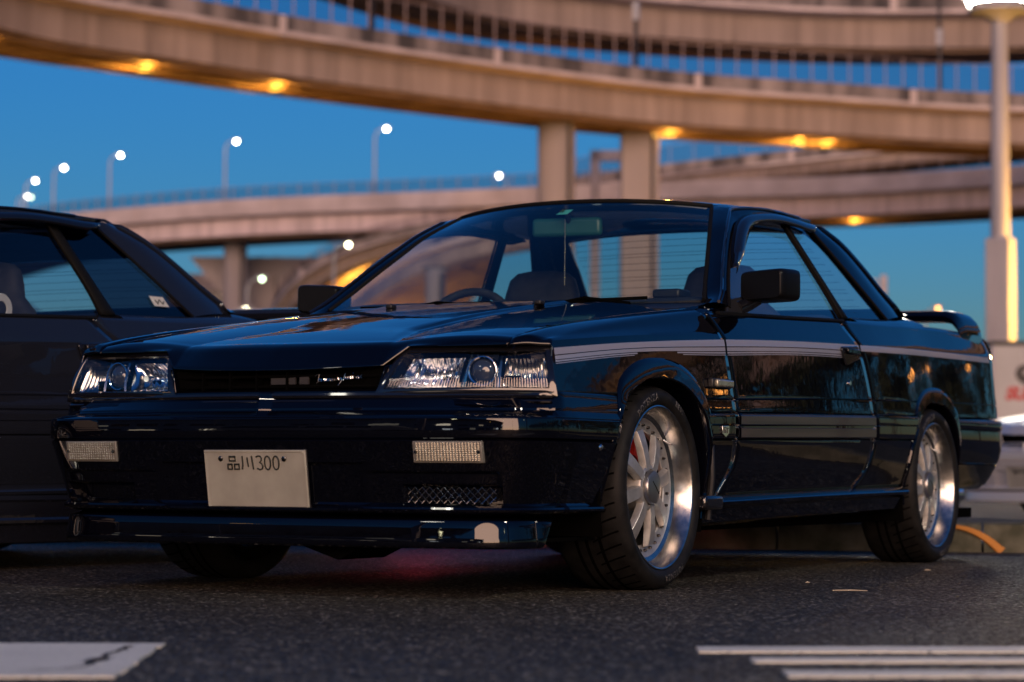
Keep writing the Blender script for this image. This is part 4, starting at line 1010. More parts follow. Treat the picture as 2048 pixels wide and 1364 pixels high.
def headlight(car, sx):
    ib, ob, ot, it = [np.array(p) for p in ((.343, -.819, .556), (.795, -.692, .558), (.763, -.656, .672), (.388, -.762, .667))]
    # outer face runs a little further round the corner
    def P(u, v, out=0., bulge=.010):
        p = (ib*(1-u)+ob*u)*(1-v)+(it*(1-u)+ot*u)*v
        n = np.array([.27, -.90, .32]); n = n/np.linalg.norm(n)
        b = bulge*4*(v*(1-v))**1.0+.012*4*u*(1-u)*.4
        p = p+n*(b+out); return (p[0]*sx, p[1], p[2])
    h = MB()
    # housing: open box
    rim = [(u, 0) for u in np.linspace(0, 1, 12)]+[(1, v) for v in np.linspace(0, 1, 6)[1:]]+[(u, 1) for u in np.linspace(1, 0, 12)[1:]]+[(0, v) for v in np.linspace(1, 0, 6)[1:-1]]
    h.grid([[P(u, v, -.004) for u, v in rim], [P(lerp(.5, u, .97), lerp(.5, v, .95), -.085) for u, v in rim], [P(.5+.01*(u-.5), .5, -.088) for u, v in rim]], closed=True)
    hl = h.build('headlight', M_hhouse, car, 40)
    # fluted lens
    nu, nv = 260, 10; G = []
    for i in range(nu+1):
        u = i/nu; fl = .0007*abs(math.sin(u*math.pi*62))*(1 if not (.455 < u < .66) else .25)
        G.append([P(u, v, fl) for v in np.linspace(0, 1, nv)])
    MB().grid(G).build('lens', M_lens, hl, 60, (0.3*sx, -1, .2))
    # main-beam reflector with steps
    def dish(u0, u1, v0, v1, dep, front, name, mt, nu=36, nv=14, ribs=0):
        G = []
        for a in np.linspace(0, 1, nu):
            row = []
            for b in np.linspace(0, 1, nv):
                u, v = lerp(u0, u1, a), lerp(v0, v1, b); q = max(0, 1-((2*a-1)**2+(2*b-1)**2)/2)
                o_ = front-dep*(max(0, 1-(2*a-1)**4)*max(0, 1-(2*b-1)**4))**.7*(.35+.65*q)+(.0022*math.sin(a*ribs) if ribs else 0)
                row.append(P(u, v, o_, .004))
            G.append(row)
        return MB().grid(G).build(name, mt, hl, 50, (0, -1, 0))
    dish(.075, .435, .10, .84, .055, -.016, 'reflector', M_refl, 60, 18, 48)
    MB().lathe([(.0, -.03), (.009, -.03), (.011, -.01), (.008, 0), (0, 0)], 16, 'y', P(.25, .45, -.03)).build('bulb', M_chrome, hl)
    # projector with chrome ring
    c = np.array(P(.575, .50, -.022))
    Mr = Matrix.Translation(Vector(c)) @ Matrix.Rotation(R(12)*sx, 4, 'Z')
    pj = MB().lathe([(.043, .03), (.044, -.004), (.0415, -.009), (.039, -.010), (.0355, -.008), (.0345, .0), (.0345, .03)], 40, 'y', M=Mr).build('projector_ring', M_refl, hl, 40)
    prof = [(.0345*math.sin(t), -.022*math.cos(t)+.004) for t in np.linspace(0.001, math.pi/2, 10)]
    MB().lathe(prof, 32, 'y', M=Mr).build('projector_lens', M_bulbglass, pj, 60)
    dish(.50, .655, .04, .96, .03, -.028, 'projector_surround', M_refl if False else M_hhouse2, 16, 14)
    # corner lamp
    dish(.715, .975, .07, .80, .030, -.014, 'corner_reflector', M_refl2, 60, 16, 60)
    for u in (.475, .685):
        G = [[P(u-.012, v, -.012), P(u, v, -.008), P(u+.012, v, -.012)] for v in np.linspace(.0, 1, 8)]
        MB().grid(G).build('divider_bar', M_refl2, hl, 40, (0, -1, 0))
    # bezel
    G = []
    for k, o_ in ((-.014, -.01), (-.014, .006), (-.008, .009), (0.004, .008), (.008, .0), (.008, -.01)):
        row = []
        for u, v in rim:
            du = (u-.5)*2*k/.45*-1; dv = (v-.5)*2*k/.11*-1
            row.append(P(u+du*(1 if abs(u-.5) > .499 else abs(2*u-1)), v+dv*(1 if abs(v-.5) > .499 else abs(2*v-1)), o_*.6, .008))
        G.append(row)
    MB().grid(G, closed=True).build('bezel', M_gloss, hl, 40)
    return hl
M_hhouse = mat('lamp_housing', (.012, .018, .032), .12, 0, .5)
M_hhouse2 = mat('lamp_surround', (.05, .065, .09), .12, .6)
M_refl2 = mat('corner_lamp_reflector', (.42, .42, .40), .14, 1.)

def fog(car, sx):
    a, b = (.483, -.889), (.678, -.862)
    def P(u, z, o): return (lerp(a[0], b[0], u)*sx, lerp(a[1], b[1], u)-o+(.419-z)*.16, z)
    fr = [P(0, .421, .006), P(1, .421, .006), P(1, .363, .006), P(0, .363, .006)]
    f = MB().prism(fr, (0, .03, 0)).build('turn_signal', M_white2, car, 30, bevel=.003)
    # prism lens: small pyramids
    G = []; nu, nz = 169, 61
    for i in range(nu):
        u = i/(nu-1)
        G.append([P(lerp(.035, .965, u), lerp(.4165, .3675, k/(nz-1)), .0070+.0012*abs(math.sin(u*math.pi*21))+.0008*abs(math.sin(k/(nz-1)*math.pi*10))+.0012*math.cos((u-.55)*3.)) for k in range(nz)])
    MB().grid(G).build('signal_lens', M_sign, f, 40, (0, -1, 0))
    for u, z in ((.05, .392), (.95, .392)):
        MB().lathe([(0, 0), (.004, 0), (.005, .004)], 12, 'y', tuple(np.array(P(u, z, .012)))).build('screw', M_bolt, f)
    return f
M_white2 = mat('signal_frame', (.16, .155, .135), .35)

def plate(car):
    zt, lean, yb = .396, -.17, -.8955
    Mx = Matrix.Translation((-.009, -.8935-.012, zt)) @ Matrix.Rotation(-lean, 4, 'X')
    # local: x right, z down from top edge, front = -y
    mb = MB(); mb.box(-.166, .166, .004, .010, -.167, .002, Mx)
    fr = mb.build('plate_holder', M_black, car, 30, bevel=.003)
    mb = MB(); mb.box(-.165, .165, 0, .0035, -.165, 0, Mx)
    pl = mb.build('license_plate', M_plate, car, 30, bevel=.0012)
    # raised rim
    rim = []
    def rr(w, h, r_, y):
        out = []
        for cx, cz, t0 in ((w-r_, -r_+h[1], 0), (-w+r_, -r_+h[1], 90), (-w+r_, h[0]+r_, 180), (w-r_, h[0]+r_, 270)):
            for t in np.linspace(t0, t0+90, 6): out.append(tuple(Mx @ Vector((cx+r_*math.cos(R(t)), y, cz+r_*math.sin(R(t))))))
        return out
    MB().grid([rr(.164, (-.164, -.001), .010, 0), rr(.1625, (-.1625, -.0025), .009, -.002), rr(.160, (-.160, -.005), .008, -.002), rr(.1585, (-.1585, -.0065), .007, 0.0002)], closed=True).build('plate_rim', M_plate, pl, 50)
    def P(px, pz, o=-.0018): return tuple(Mx @ Vector(((px-1010)/1700*.33-.0*0, o, -(pz-195)/970*.165)))
    # pixel sheet of the plate: 2046 px = 240 px of the photograph; 100..1880 wide at the top
    def stroke(name, pts, w=.0021):
        return MB().tube([P(*p) for p in pts], w, 6).build(name, M_pchar, pl, 60)
    def rect(x0, x1, z0, z1): return [(x0, z0), (x1, z0), (x1, z1), (x0, z1), (x0, z0), (x1, z0)]
    for r_ in (rect(590, 690, 300, 370), rect(560, 630, 425, 505), rect(672, 748, 425, 505)): stroke('character_stroke', r_, .0026)
    stroke('character_stroke', [(808, 290), (814, 400), (812, 450), (800, 505)]); stroke('character_stroke', [(890, 312), (904, 465)]); stroke('character_stroke', [(968, 288), (988, 508)])
    stroke('numeral', [(1042, 305), (1075, 288), (1112, 292), (1132, 325), (1125, 368), (1095, 392), (1130, 412), (1148, 455), (1135, 495), (1095, 512), (1052, 490)])
    for c in (1230, 1370):
        stroke('numeral', [(c+48*math.sin(t), 400-108*math.copysign(abs(math.cos(t))**.75, math.cos(t))) for t in np.linspace(0, 2*math.pi, 25)])
    for px in (440, 1505):
        MB().lathe([(0, -.003), (.005, -.0028), (.0075, -.001), (.008, .002)], 16, 'y', M=Matrix.Translation(Vector(P(px, 335, -.001))) @ Matrix.Rotation(-lean, 4, 'X')).build('plate_screw', M_bolt, pl)
    return pl

def script_badge(gr):
    # flowing chrome script on the grille, drawn as strokes (pixel sheet 2048 px = 180 px of the photograph)
    y0 = lamp_y(.26)+.004
    def P(px, pz):
        x = .150+(px-195)/1010*.140; return (x, lamp_y(abs(x))+.004, .6050-(pz-290)/270*.0335)
    L = [[(195, 335), (240, 300), (330, 295)], [(285, 300), (270, 400), (255, 470), (225, 490)],
         [(285, 460), (275, 420), (305, 390), (325, 420), (310, 460), (285, 455)],
         [(325, 400), (345, 460), (360, 400), (380, 455), (395, 395), (415, 450), (430, 400)],
         [(430, 400), (450, 450), (470, 392), (490, 450), (510, 390), (530, 445), (545, 395)],
         [(560, 440), (550, 405), (575, 385), (595, 415), (580, 445), (560, 440)],
         [(605, 390), (620, 440), (640, 382), (660, 435), (680, 380)],
         [(690, 380), (710, 430), (740, 375)], [(745, 375), (770, 420), (740, 480), (690, 545)],
         [(850, 280), (820, 350), (800, 440)], [(800, 430), (850, 350), (835, 385), (870, 410)],
         [(905, 400), (880, 400), (885, 365), (915, 360), (910, 400), (935, 405)], [(945, 355), (955, 400)], [(1000, 280), (1010, 285)],
         [(985, 350), (1000, 400), (1010, 355), (1040, 345)], [(1100, 345), (1065, 365), (1075, 400), (1110, 385), (1105, 345), (1130, 395)], [(1180, 320), (1150, 350), (1185, 390)]]
    b = MB()
    for p in L: b.tube([P(*q) for q in p], .0016, 5)
    b.build('script_badge', M_chrome, gr, 60)

def cabin(car):
    SNx = lambda z: .763-.534*(z-.87)          # side glass plane
    AP = np.array([(.697, .591, .886), (.66, .689, .953), (.625, .785, 1.022), (.588, .886, 1.093), (.548, .994, 1.167), (.486, 1.154, 1.249)])
    base_c, top_c = (0, .425, .868), (0, 1.03, 1.272)
    def ws(u, v):     # u -1..1 across, v 0..1 up
        a = abs(u); e = crom(AP, 41); p = e[int(round(v*40))]
        cy, cz = lerp(base_c[1], top_c[1], v), lerp(base_c[2], top_c[2], v)
        k = a**2.2
        return (p[0]*u, lerp(cy, p[1], k), lerp(cz, p[2], k)+.012*math.sin(math.pi*v)*(1-k))
    us = np.linspace(-1, 1, 33); vs = np.linspace(0, 1, 21)
    MB().grid([[ws(u, v) for u in us] for v in vs]).build('windshield', M_ws, car, 60, (0, -1, 1))
    # rubber edge round the glass
    for sx in (-1, 1):
        mb = MB().tube([ws(sx*.995, v) for v in vs], .007, 6); mb.build('glass_seal', M_seal, car, 60)
    MB().tube([ws(u, 1.0) for u in us], .008, 6).build('glass_seal', M_seal, car, 60)
    # ---- roof
    def roof(u, v):
        a = abs(u); e0 = np.array(ws(u, 1.0)); k = a**2.2
        xe = lerp(.49, .545, sstep(0, .3, v)); y0 = e0[1]; y1 = lerp(1.90, 1.985, k)
        y = lerp(y0, y1, v); zc = I(y, [1.0, 1.15, 1.35, 1.55, 1.75, 2.0], [1.266, 1.287, 1.301, 1.302, 1.294, 1.268])
        ze_ = I(y, [1.0, 1.154, 1.4, 1.6, 1.8, 2.0], [1.236, 1.250, 1.263, 1.266, 1.262, 1.252])
        z = lerp(zc, ze_, a**2.6)
        if v == 0: z = e0[2]
        return (xe*u, y, z)
    rs = list(np.linspace(-1, 1, 41)); rv = [0, .02, .06, .12, .2, .3, .4, .5, .6, .7, .8, .9, .96, 1]
    MB().grid([[roof(u, v) for u in rs] for v in rv]).build('roof', M_navy, car, 50, (0, 0, 1), solid=.035)
    # ---- rear window and surround
    CP = np.array([(.545, 1.985, 1.252), (.60, 2.10, 1.192), (.635, 2.226, 1.118), (.675, 2.37, 1.020), (.712, 2.50, .940)])
    ce = crom(CP, 31)
    def rw(u, v, ins=1.0):
        p = ce[int(round(v*30))]; a = abs(u); k = a**2.4
        cy, cz = lerp(1.905, 2.60, v), lerp(1.282, .945, v)
        return (p[0]*u*ins, lerp(cy, p[1], k), lerp(cz, p[2], k)+.015*math.sin(math.pi*v)*(1-k))
    ru = np.linspace(-.86, .86, 25); rvv = np.linspace(.0667, .9, 26)
    rg = MB().grid([[rw(u, round(v*30)/30) for u in ru] for v in rvv]).build('rear_window', M_side, car, 60, (0, 1, 1))
    for v in np.linspace(.18, .86, 13):
        vv = round(v*30)/30
        MB().tube([tuple(np.array(rw(u, vv))-np.array((0, .004, .004))) for u in np.linspace(-.8, .8, 13)], .0007, 4).build('defroster_line', M_dark, rg)
    fr = MB()
    for sx in (-1, 1):
        fr.grid([[rw(sx*u, v/30) for u in (.85, .9, .95, 1.0)] for v in range(31)])
    fr.grid([[rw(u, v) for u in np.linspace(-1, 1, 25)] for v in (0, .0333, .0667)])
    fr.grid([[rw(u, v) for u in np.linspace(-1, 1, 25)] for v in (.9, .9333, .9667, 1)])
    fr.build('rear_window_frame', M_navy, car, 50, (0, 1, 1), solid=.02)
    # ---- sides
    for sx in (-1, 1):
        def Sx(y, z, o=0): return ((SNx(z)+o)*sx, y, z)
        GF = crom([(.615, .862), (.69, .925), (.79, 1.000), (.905, 1.075), (1.035, 1.150), (1.12, 1.188)], 24)     # front edge of door glass
        GT = crom([(1.12, 1.188), (1.20, 1.205), (1.35, 1.222), (1.50, 1.229), (1.60, 1.228)], 16)                   # top edge
        GR = crom([(1.60, 1.228), (1.655, 1.08), (1.69, .98), (1.705, .893)], 12)
        sill = [(y, float(z_belt(y))+.006) for y in np.linspace(1.705, .615, 20)]
        # door glass
        mb = MB(); rows = []
        left = list(GF)+list(GT)          # front+top from belt to rear top
        n = 36
        for k in np.linspace(0, 1, n):
            yb = lerp(.605, 1.705, k)
            # upper boundary at that column
            zt = IL(yb, [p[0] for p in left]+[1.655, 1.69, 1.705], [p[1] for p in left]+[1.08, .98, .893])
            zb_ = float(z_belt(yb))-.004
            rows.append([Sx(yb, lerp(zb_, max(zb_+.001, zt), t), -.010) for t in np.linspace(0, 1, 12)])
        dg = mb.grid(rows).build('side_window', M_side, car, 60, (sx, 0, .5))
        # A pillar + roof rail
        inner = [tuple(p) for p in GF]+[tuple(p) for p in GT[1:]]+[tuple(p) for p in crom([(1.60, 1.228), (1.68, 1.232), (1.85, 1.238)], 8)[1:]]
        outer_a = crom(np.vstack([[(.712, .50, .862)], AP]), 24)
        outer_t = [np.array(roof(1.0, v)) for v in np.linspace(0, .93, 23)[1:]]
        outer = list(outer_a)+outer_t
        G = []
        for i in range(len(inner)):
            a = np.array(Sx(*inner[i])); b = np.array([outer[i][0]*sx, outer[i][1], outer[i][2]])
            row = [a+np.array((-.012*sx, 0, -.002)), a]
            for q in (.2, .4, .6, .8, 1.0):
                m_ = lerp(a, b, q)+np.array((sx*.6, 0, .8))*(.016*math.sin(math.pi*q)*(1 if i > 23 else .8)+.004*math.sin(math.pi*q))
                row.append(m_)
            G.append([tuple(r_) for r_ in row])
        rail = MB().grid(G).build('roof_pillar', M_navy, car, 40, (sx, 0, .3))
        # drip moulding
        MB().tube([tuple(lerp(np.array(G[i][1]), np.array(G[i][-1]), .45)+np.array((sx*.013, 0, .016))) for i in range(0, len(G)-3)], .006, 6).build('drip_rail', M_gloss, rail, 60)
        # door frame edge (black seal)
        MB().tube([Sx(y, z, .002) for y, z in inner[:40]], .006, 6).build('window_seal', M_seal, car, 60)
        # B pillar
        QF = crom([(1.655, 1.228), (1.715, 1.08), (1.755, .98), (1.79, .897)], 12)
        MB().grid([[Sx(*GR[i], -.004), Sx(lerp(GR[i][0], QF[i][0], .35), lerp(GR[i][1], QF[i][1], .35), .002), Sx(lerp(GR[i][0], QF[i][0], .65), lerp(GR[i][1], QF[i][1], .65), .002), Sx(*QF[i], -.004)] for i in range(12)]).build('centre_pillar', M_seal, car, 40, (sx, 0, .4), solid=.012)
        MB().tube([Sx(*p, .002) for p in GR], .0045, 6).build('window_seal', M_seal, car, 60)
        # quarter glass
        QR = crom([(1.86, 1.236), (1.98, 1.14), (2.12, 1.02), (2.235, .915)], 12)
        MB().grid([[Sx(lerp(QF[i][0], QR[i][0], t), lerp(QF[i][1], QR[i][1], t), -.008) for t in np.linspace(0, 1, 8)] for i in range(12)]).build('quarter_window', M_side, car, 60, (sx, 0, .5))
        MB().tube([Sx(*p, .001) for p in QR]+[Sx(y, float(z_belt(y))+.014, .001) for y in np.linspace(2.23, 1.80, 8)], .0055, 6).build('window_seal', M_seal, car, 60)
        # C pillar
        ce2 = crom(CP, 12); G = []
        for i in range(12):
            a = np.array(Sx(*QR[i])); b = np.array([ce2[i][0]*sx, ce2[i][1], ce2[i][2]])
            G.append([tuple(lerp(a, b, q)+np.array((sx*.7, .2, .6))*.010*math.sin(math.pi*q)) for q in np.linspace(0, 1, 7)])
        # skirt of the C pillar down to the quarter panel
        MB().grid(G).build('rear_pillar', M_navy, car, 50, (sx, 0, .5))
        G = []
        for y in np.linspace(1.79, 2.62, 26):
            zt = I(y, [1.79, 2.235, 2.50, 2.62], [.897, .915, .940, .925]); xt = I(y, [1.79, 2.235, 2.5, 2.62], [SNx(.897), SNx(.915), .712, .735]); zb_ = float(z_belt(y)); xb = x_base(y, zb_)
            G.append([(lerp(xt, xb, q)*sx, y, lerp(zt, zb_, q)+.004*math.sin(math.pi*q)) for q in np.linspace(0, 1, 6)])
        MB().grid(G).build('quarter_shoulder', M_navy, car, 50, (sx, 0, .8))
        # belt moulding along door
        MB().tube([((x_base(y, float(z_belt(y)))-.006)*sx, y, float(z_belt(y))+.003) for y in np.linspace(.50, 1.64, 20)], .009, 6).build('belt_moulding', M_seal, car, 60)
        # small cowl filler between hood, fender and glass
        MB().grid([[(.674*sx, .30, .838), (.70*sx, .42, .852), (.712*sx, .50, .862)], [(.74*sx, .36, .840), (.75*sx, .45, .846), (.757*sx, .56, .852)], [(.785*sx, .40, .815), (.79*sx, .47, .820), (.79*sx, .60, .835)]]).build('cowl_corner', M_navy, car, 60, (sx, 0, 1))
        # wind deflector
        V1 = crom([(.79, 1.003), (.905, 1.085), (1.035, 1.163), (1.13, 1.203), (1.25, 1.226), (1.45, 1.245), (1.62, 1.247), (1.78, 1.243), (1.86, 1.236)], 40)
        V2 = crom([(.80, .985), (.93, 1.066), (1.065, 1.138), (1.15, 1.174), (1.27, 1.197), (1.46, 1.214), (1.62, 1.215), (1.77, 1.209), (1.87, 1.228)], 40)
        G = []
        for i in range(40):
            o_ = .034*math.sin(math.pi*min(1, max(.08, (i+1)/10 if i < 5 else ((40-i)/6 if i > 37 else .5))))
            o_ = .024*min(1, (i+1.5)/6, (40.5-i)/4)
            a = np.array(Sx(*V1[i], .010)); b = np.array(Sx(*V2[i], .012+o_))
            G.append([tuple(a), tuple(lerp(a, b, .35)+np.array((sx*.014, 0, .010))), tuple(lerp(a, b, .7)+np.array((sx*.010, 0, .005))), tuple(b)])
        MB().grid(G).build('wind_deflector', M_smoke, car, 60, (sx, 0, .5), solid=.003)
        # ---- door mirror
        arm = MB().prism([(.765*sx, .58, .835), (.772*sx, .74, .845), (.745*sx, .75, .90), (.742*sx, .64, .885)], (.012*sx, 0, .006)).build('mirror_base', M_black, car, 30, bevel=.005)
        mb = MB(); MM = Matrix.Translation((.838*sx, .79, .9385)) @ Matrix.Rotation(R(-8)*sx, 4, 'Z')
        rows = []
        for y_, s in ((-.062, .84), (-.060, .87), (-.052, .93), (-.03, .975), (.03, 1.0), (.05, .985), (.052, .93), (.044, .92)):
            row = []
            for t in np.linspace(0, 2*math.pi, 33)[:-1]:
                c_, s_ = math.cos(t), math.sin(t); x_ = .084*s*math.copysign(abs(c_)**.30, c_); z_ = .053*s*math.copysign(abs(s_)**.30, s_)
                z_ *= lerp(.90, 1.0, (x_*1+.084)/.168) if z_ < 0 else 1
                row.append(tuple(MM @ Vector((x_*sx, y_, z_+(.004*x_/.084)))))
            rows.append(row)
        mb.grid(rows, closed=True); k = len(mb.v)-32
        mb.f.append(tuple(range(0, 32))); mb.mi.append(0)
        mr = mb.build('door_mirror', M_mirr, car, 30)
        g = MB(); g.add(rows[-1], [tuple(range(32))]); g.build('mirror_glass', M_chrome, mr, 30)
        MB().tube([(.758*sx, .70, .862), (.775*sx, .76, .880), (.80*sx, .785, .900)], [.026, .022, .02], 10).build('mirror_arm', M_gloss, mr, 60)
        # inner door card
        MB().box(.70*sx, .745*sx, .55, 1.78, .35, .838).build('door_card', M_int, car, 30, bevel=.02)
        MB().box(.62*sx, .70*sx, 1.75, 2.5, .35, .86).build('rear_trim_card', M_int, car, 30, bevel=.02)
    # ---- cowl
    G = []
    for x in np.linspace(-.70, .70, 21):
        k = (abs(x)/.70)**2.2; G.append([(x, lerp(.355, .30, k), lerp(.872, .836, k)), (x, lerp(.40, .48, k), lerp(.862, .852, k)), (x, lerp(.43, .60, k), lerp(.872, .880, k))])
    MB().grid(G).build('cowl', M_black, car, 50, (0, 0, 1), solid=.005)
    for x0, x1, zz in ((-.50, .02, .0), (.03, .52, .0)):
        pts = []
        for t in np.linspace(0, 1, 9):
            x = lerp(x0, x1, t); p = np.array(ws(x/.68, .005+.018*t)); pts.append(tuple(p+np.array((0, -.010, .006))))
        w = MB().tube(pts, .006, 6).build('wiper', M_dark, car, 60)
        MB().tube([(x1, .40, .865), tuple(np.array(pts[5])+np.array((0, -.01, .008))), pts[4]], [.010, .006, .005], 6).build('wiper_arm', M_dark, w)
    # ---- interior
    G = []
    for x in np.linspace(-.68, .68, 21):
        k = (abs(x)/.70)**2.2
        G.append([(x, lerp(.44, .60, k), lerp(.868, .882, k)), (x, .70, .905), (x, .86, .912+.012*(1 if x < -.1 else 0)), (x, .93, .89), (x, .95, .70), (x, .93, .4)])
    MB().grid(G).build('dashboard', M_int, car, 40, (0, .3, 1), solid=.01)
    MB().box(.455, .552, .72, .82, .905, .936).build('dash_unit', M_black, car, 30, bevel=.008)
    c = Vector((-.372, .965, .800)); Mw = Matrix.Translation(c) @ Matrix.Rotation(R(-22), 4, 'X')
    stw = MB().tube([tuple(Mw @ Vector((.185*math.cos(t), 0, .185*math.sin(t)))) for t in np.linspace(0, 2*math.pi, 41)], .015, 8).build('steering_wheel', M_int, car, 60)
    sp = MB()
    for t in (R(0), R(180), R(-90)): sp.tube([tuple(Mw @ Vector((.03*math.cos(t), .01, .03*math.sin(t)))), tuple(Mw @ Vector((.182*math.cos(t), 0, .182*math.sin(t))))], .014, 6)
    sp.lathe([(0, -.02), (.05, -.02), (.06, .01), (0, .03)], 20, 'y', M=Mw); sp.build('wheel_spokes', M_int, stw)
    for sx in (-1, 1):
        seat = MB(); cx = sx*.36
        rows = []
        for z, w, y0, y1 in ((.42, .25, 1.36, 1.52), (.60, .26, 1.40, 1.54), (.80, .25, 1.45, 1.57), (.90, .22, 1.48, 1.585), (.955, .155, 1.50, 1.59), (1.00, .145, 1.505, 1.595), (1.05, .13, 1.515, 1.59), (1.075, .10, 1.525, 1.58), (1.083, .05, 1.54, 1.565)):
            rows.append([(cx+w*math.copysign(abs(math.cos(t))**.55, math.cos(t)), lerp(y0, y1, .5)+(y1-y0)/2*math.copysign(abs(math.sin(t))**.6, math.sin(t)), z) for t in np.linspace(0, 2*math.pi, 29)[:-1]])
        seat.grid(rows, closed=True, cap=True)
        s_ = seat.build('seat', M_int, car, 50)
        MB().box(cx-.26, cx+.26, .98, 1.5, .30, .46).build('seat_cushion', M_int, s_, 30, bevel=.05, seg=3)
    MB().box(-.60, .60, 2.02, 2.15, .40, .93).build('rear_seat', M_int, car, 30, bevel=.06, seg=3)
    MB().box(-.58, .58, 2.10, 2.50, .895, .915).build('parcel_shelf', M_int, car, 30)
    MB().box(-.70, .70, .3, 2.3, .20, .26).build('floor_pan', M_dark, car)
    # mirror on the glass + sticker
    Mm = Matrix.Translation((-.02, 1.06, 1.188)) @ Matrix.Rotation(R(6), 4, 'Z')
    rv_ = MB(); rv_.box(-.128, .128, -.012, .018, -.033, .033, Mm)
    m_ = rv_.build('rear_view_mirror', M_mirror_back, car, 30, bevel=.014, seg=3)
    MB().tube([(-.01, 1.06, 1.20), (-.01, 1.035, 1.235), (-.01, 1.03, 1.262)], .010, 8).build('mirror_stem', M_black, m_)
    st = MB(); p = [np.array(ws(u, v))+np.array((0, .006, -.004)) for u, v in ((-.025, .875), (.055, .875), (.075, .925), (-.005, .925))]
    stk = st.add([tuple(q) for q in p], [(0, 1, 2, 3)]).build('inspection_sticker', M_teal, car)
    for a in (.30, .50):
        q0, q1 = lerp(lerp(p[0], p[1], a), lerp(p[3], p[2], a), .25), lerp(lerp(p[0], p[1], a), lerp(p[3], p[2], a), .75)
        MB().tube([tuple(q0+np.array((0, -.008, .005))), tuple(q1+np.array((0, -.008, .005)))], .002, 5).build('sticker_mark', M_pchar, stk)
    MB().tube([(-.02, 1.045, 1.262), (-.02, 1.045, 1.12), (-.02, 1.043, .985)], .0014, 5).build('hanging_cord', M_white2, car)
M_mirr = mat('mirror_housing', (.0035, .0035, .004), .35, spec=.2)
M_mirror_back = mat('mirror_back', (.02, .10, .09), .35)

def rear_end(car):
    # trunk lid
    G = []
    for x in np.linspace(-.735, .735, 33):
        a = abs(x)/.735; k = a**3
        G.append([(x, y, lerp(zc, zc-.022, k)) for y, zc in ((2.585, .930), (2.7, .934), (2.9, .938), (3.1, .940), (3.3, .938), (3.45, .932), (3.55, .918), (3.60, .895), (3.62, .85), (3.625, .72))])
    lid = MB().grid(G).build('trunk_lid', M_navy, car, 40, (0, .2, 1), solid=.006)
    for sx in (-1, 1):     # deck shoulder between lid and quarter
        G = []
        for y in np.linspace(2.58, 3.62, 24):
            zb_ = float(z_belt(y)); xb = x_base(y, zb_)
            if y > 3.5: xb -= .06*((y-3.5)/.16)**2.2*.7
            zt = I(y, [2.58, 2.9, 3.3, 3.5, 3.62], [.908, .916, .916, .905, .85])
            G.append([(.738*sx, y, zt), (lerp(.738, xb, .5)*sx, y, lerp(zt, zb_, .35)+.002), (xb*sx, y, min(zb_, zt))])
        MB().grid(G).build('deck_shoulder', M_navy, car, 50, (sx, 0, 1))
    # tail panel and lamps
    MB().box(-.70, .70, 3.60, 3.64, .55, .86).build('tail_panel', M_black, car, 30, bevel=.01)
    for sx in (-1, 1):
        tl = MB().box(.36*sx, .70*sx, 3.63, 3.655, .60, .80).build('tail_lamp', M_tail, car, 30, bevel=.01)
        for z in (.66, .73): MB().box(.37*sx, .69*sx, 3.655, 3.66, z-.004, z+.004).build('lamp_rib', M_black, tl)
    # rear bumper
    P_ = crom([(0, 3.775), (.3, 3.772), (.55, 3.755), (.68, 3.725), (.755, 3.66), (.79, 3.58), (.803, 3.45), (.808, 3.2), (.806, 3.0), (.805, 2.93)], 60)
    Nn = -plan_normals(P_)
    prof = [(.565, .05), (.566, .02), (.562, .006), (.552, 0), (.535, -.001), (.524, .001), (.519, .006), (.515, .002), (.48, 0), (.44, .004), (.40, .014), (.385, .02), (.381, .028), (.377, .024), (.33, .05), (.30, .07), (.28, .10), (.275, .16)]
    G = []
    for z, ins in prof:
        q = [p-n*ins for p, n in zip(P_, Nn)]
        zz = lambda p: z+.0
        G.append([(-p[0], p[1], zz(p)) for p in q[:0:-1]]+[(p[0], p[1], zz(p)) for p in q])
    MB().grid(G).build('rear_bumper', M_navy, car, 30, (0, 1, 0), solid=.005)
    # spoiler: blade between two swept end plates
    def sec(y0, z0): return [(y0+dy, z0+dz) for dy, dz in ((0, -.004), (.015, .014), (.08, .022), (.20, .024), (.245, .020), (.25, .002), (.20, -.020), (.10, -.028), (.015, -.026))]
    G = []
    for x in np.linspace(-.66, .66, 21):
        k = (abs(x)/.66)**2; G.append([(x, y+.05*(1-k)*.6, z+.008*(1-k)) for y, z in sec(3.05, .985)])
    sp = MB().grid(G, closed=True, cap=True).build('rear_spoiler', M_navy, car, 40)
    for sx in (-1, 1):
        G = []
        for x_, y_off, z0, s in ((.655, -.01, .985, 1.0), (.70, -.005, .983, 1.05), (.730, .005, .972, 1.1), (.748, .02, .945, 1.16), (.757, .03, .915, 1.2), (.76, .035, .89, 1.2)):
            G.append([(x_*sx, 3.06+y_off+(y-3.06)*s, z) for y, z in sec(3.06, z0)])
        MB().grid(G, closed=True, cap=True).build('spoiler_end', M_navy, sp, 50)
        MB().box(.30*sx, .34*sx, 3.12, 3.24, .93, .985).build('spoiler_foot', M_black, sp, 30, bevel=.008)
    MB().tube([(.52, 3.60, .25), (.52, 3.80, .25)], .04, 16).build('exhaust_tip', M_chrome, car)
    MB().box(-.68, .68, -.25, 3.5, .16, .20).build('underbody', M_dark, car)
    MB().box(-.69, .69, -.70, -.6, .20, .60).build('radiator_wall', M_dark, car)
    MB().box(-.48, .48, -.4, .40, .25, .62).build('engine_block', M_dark, car)

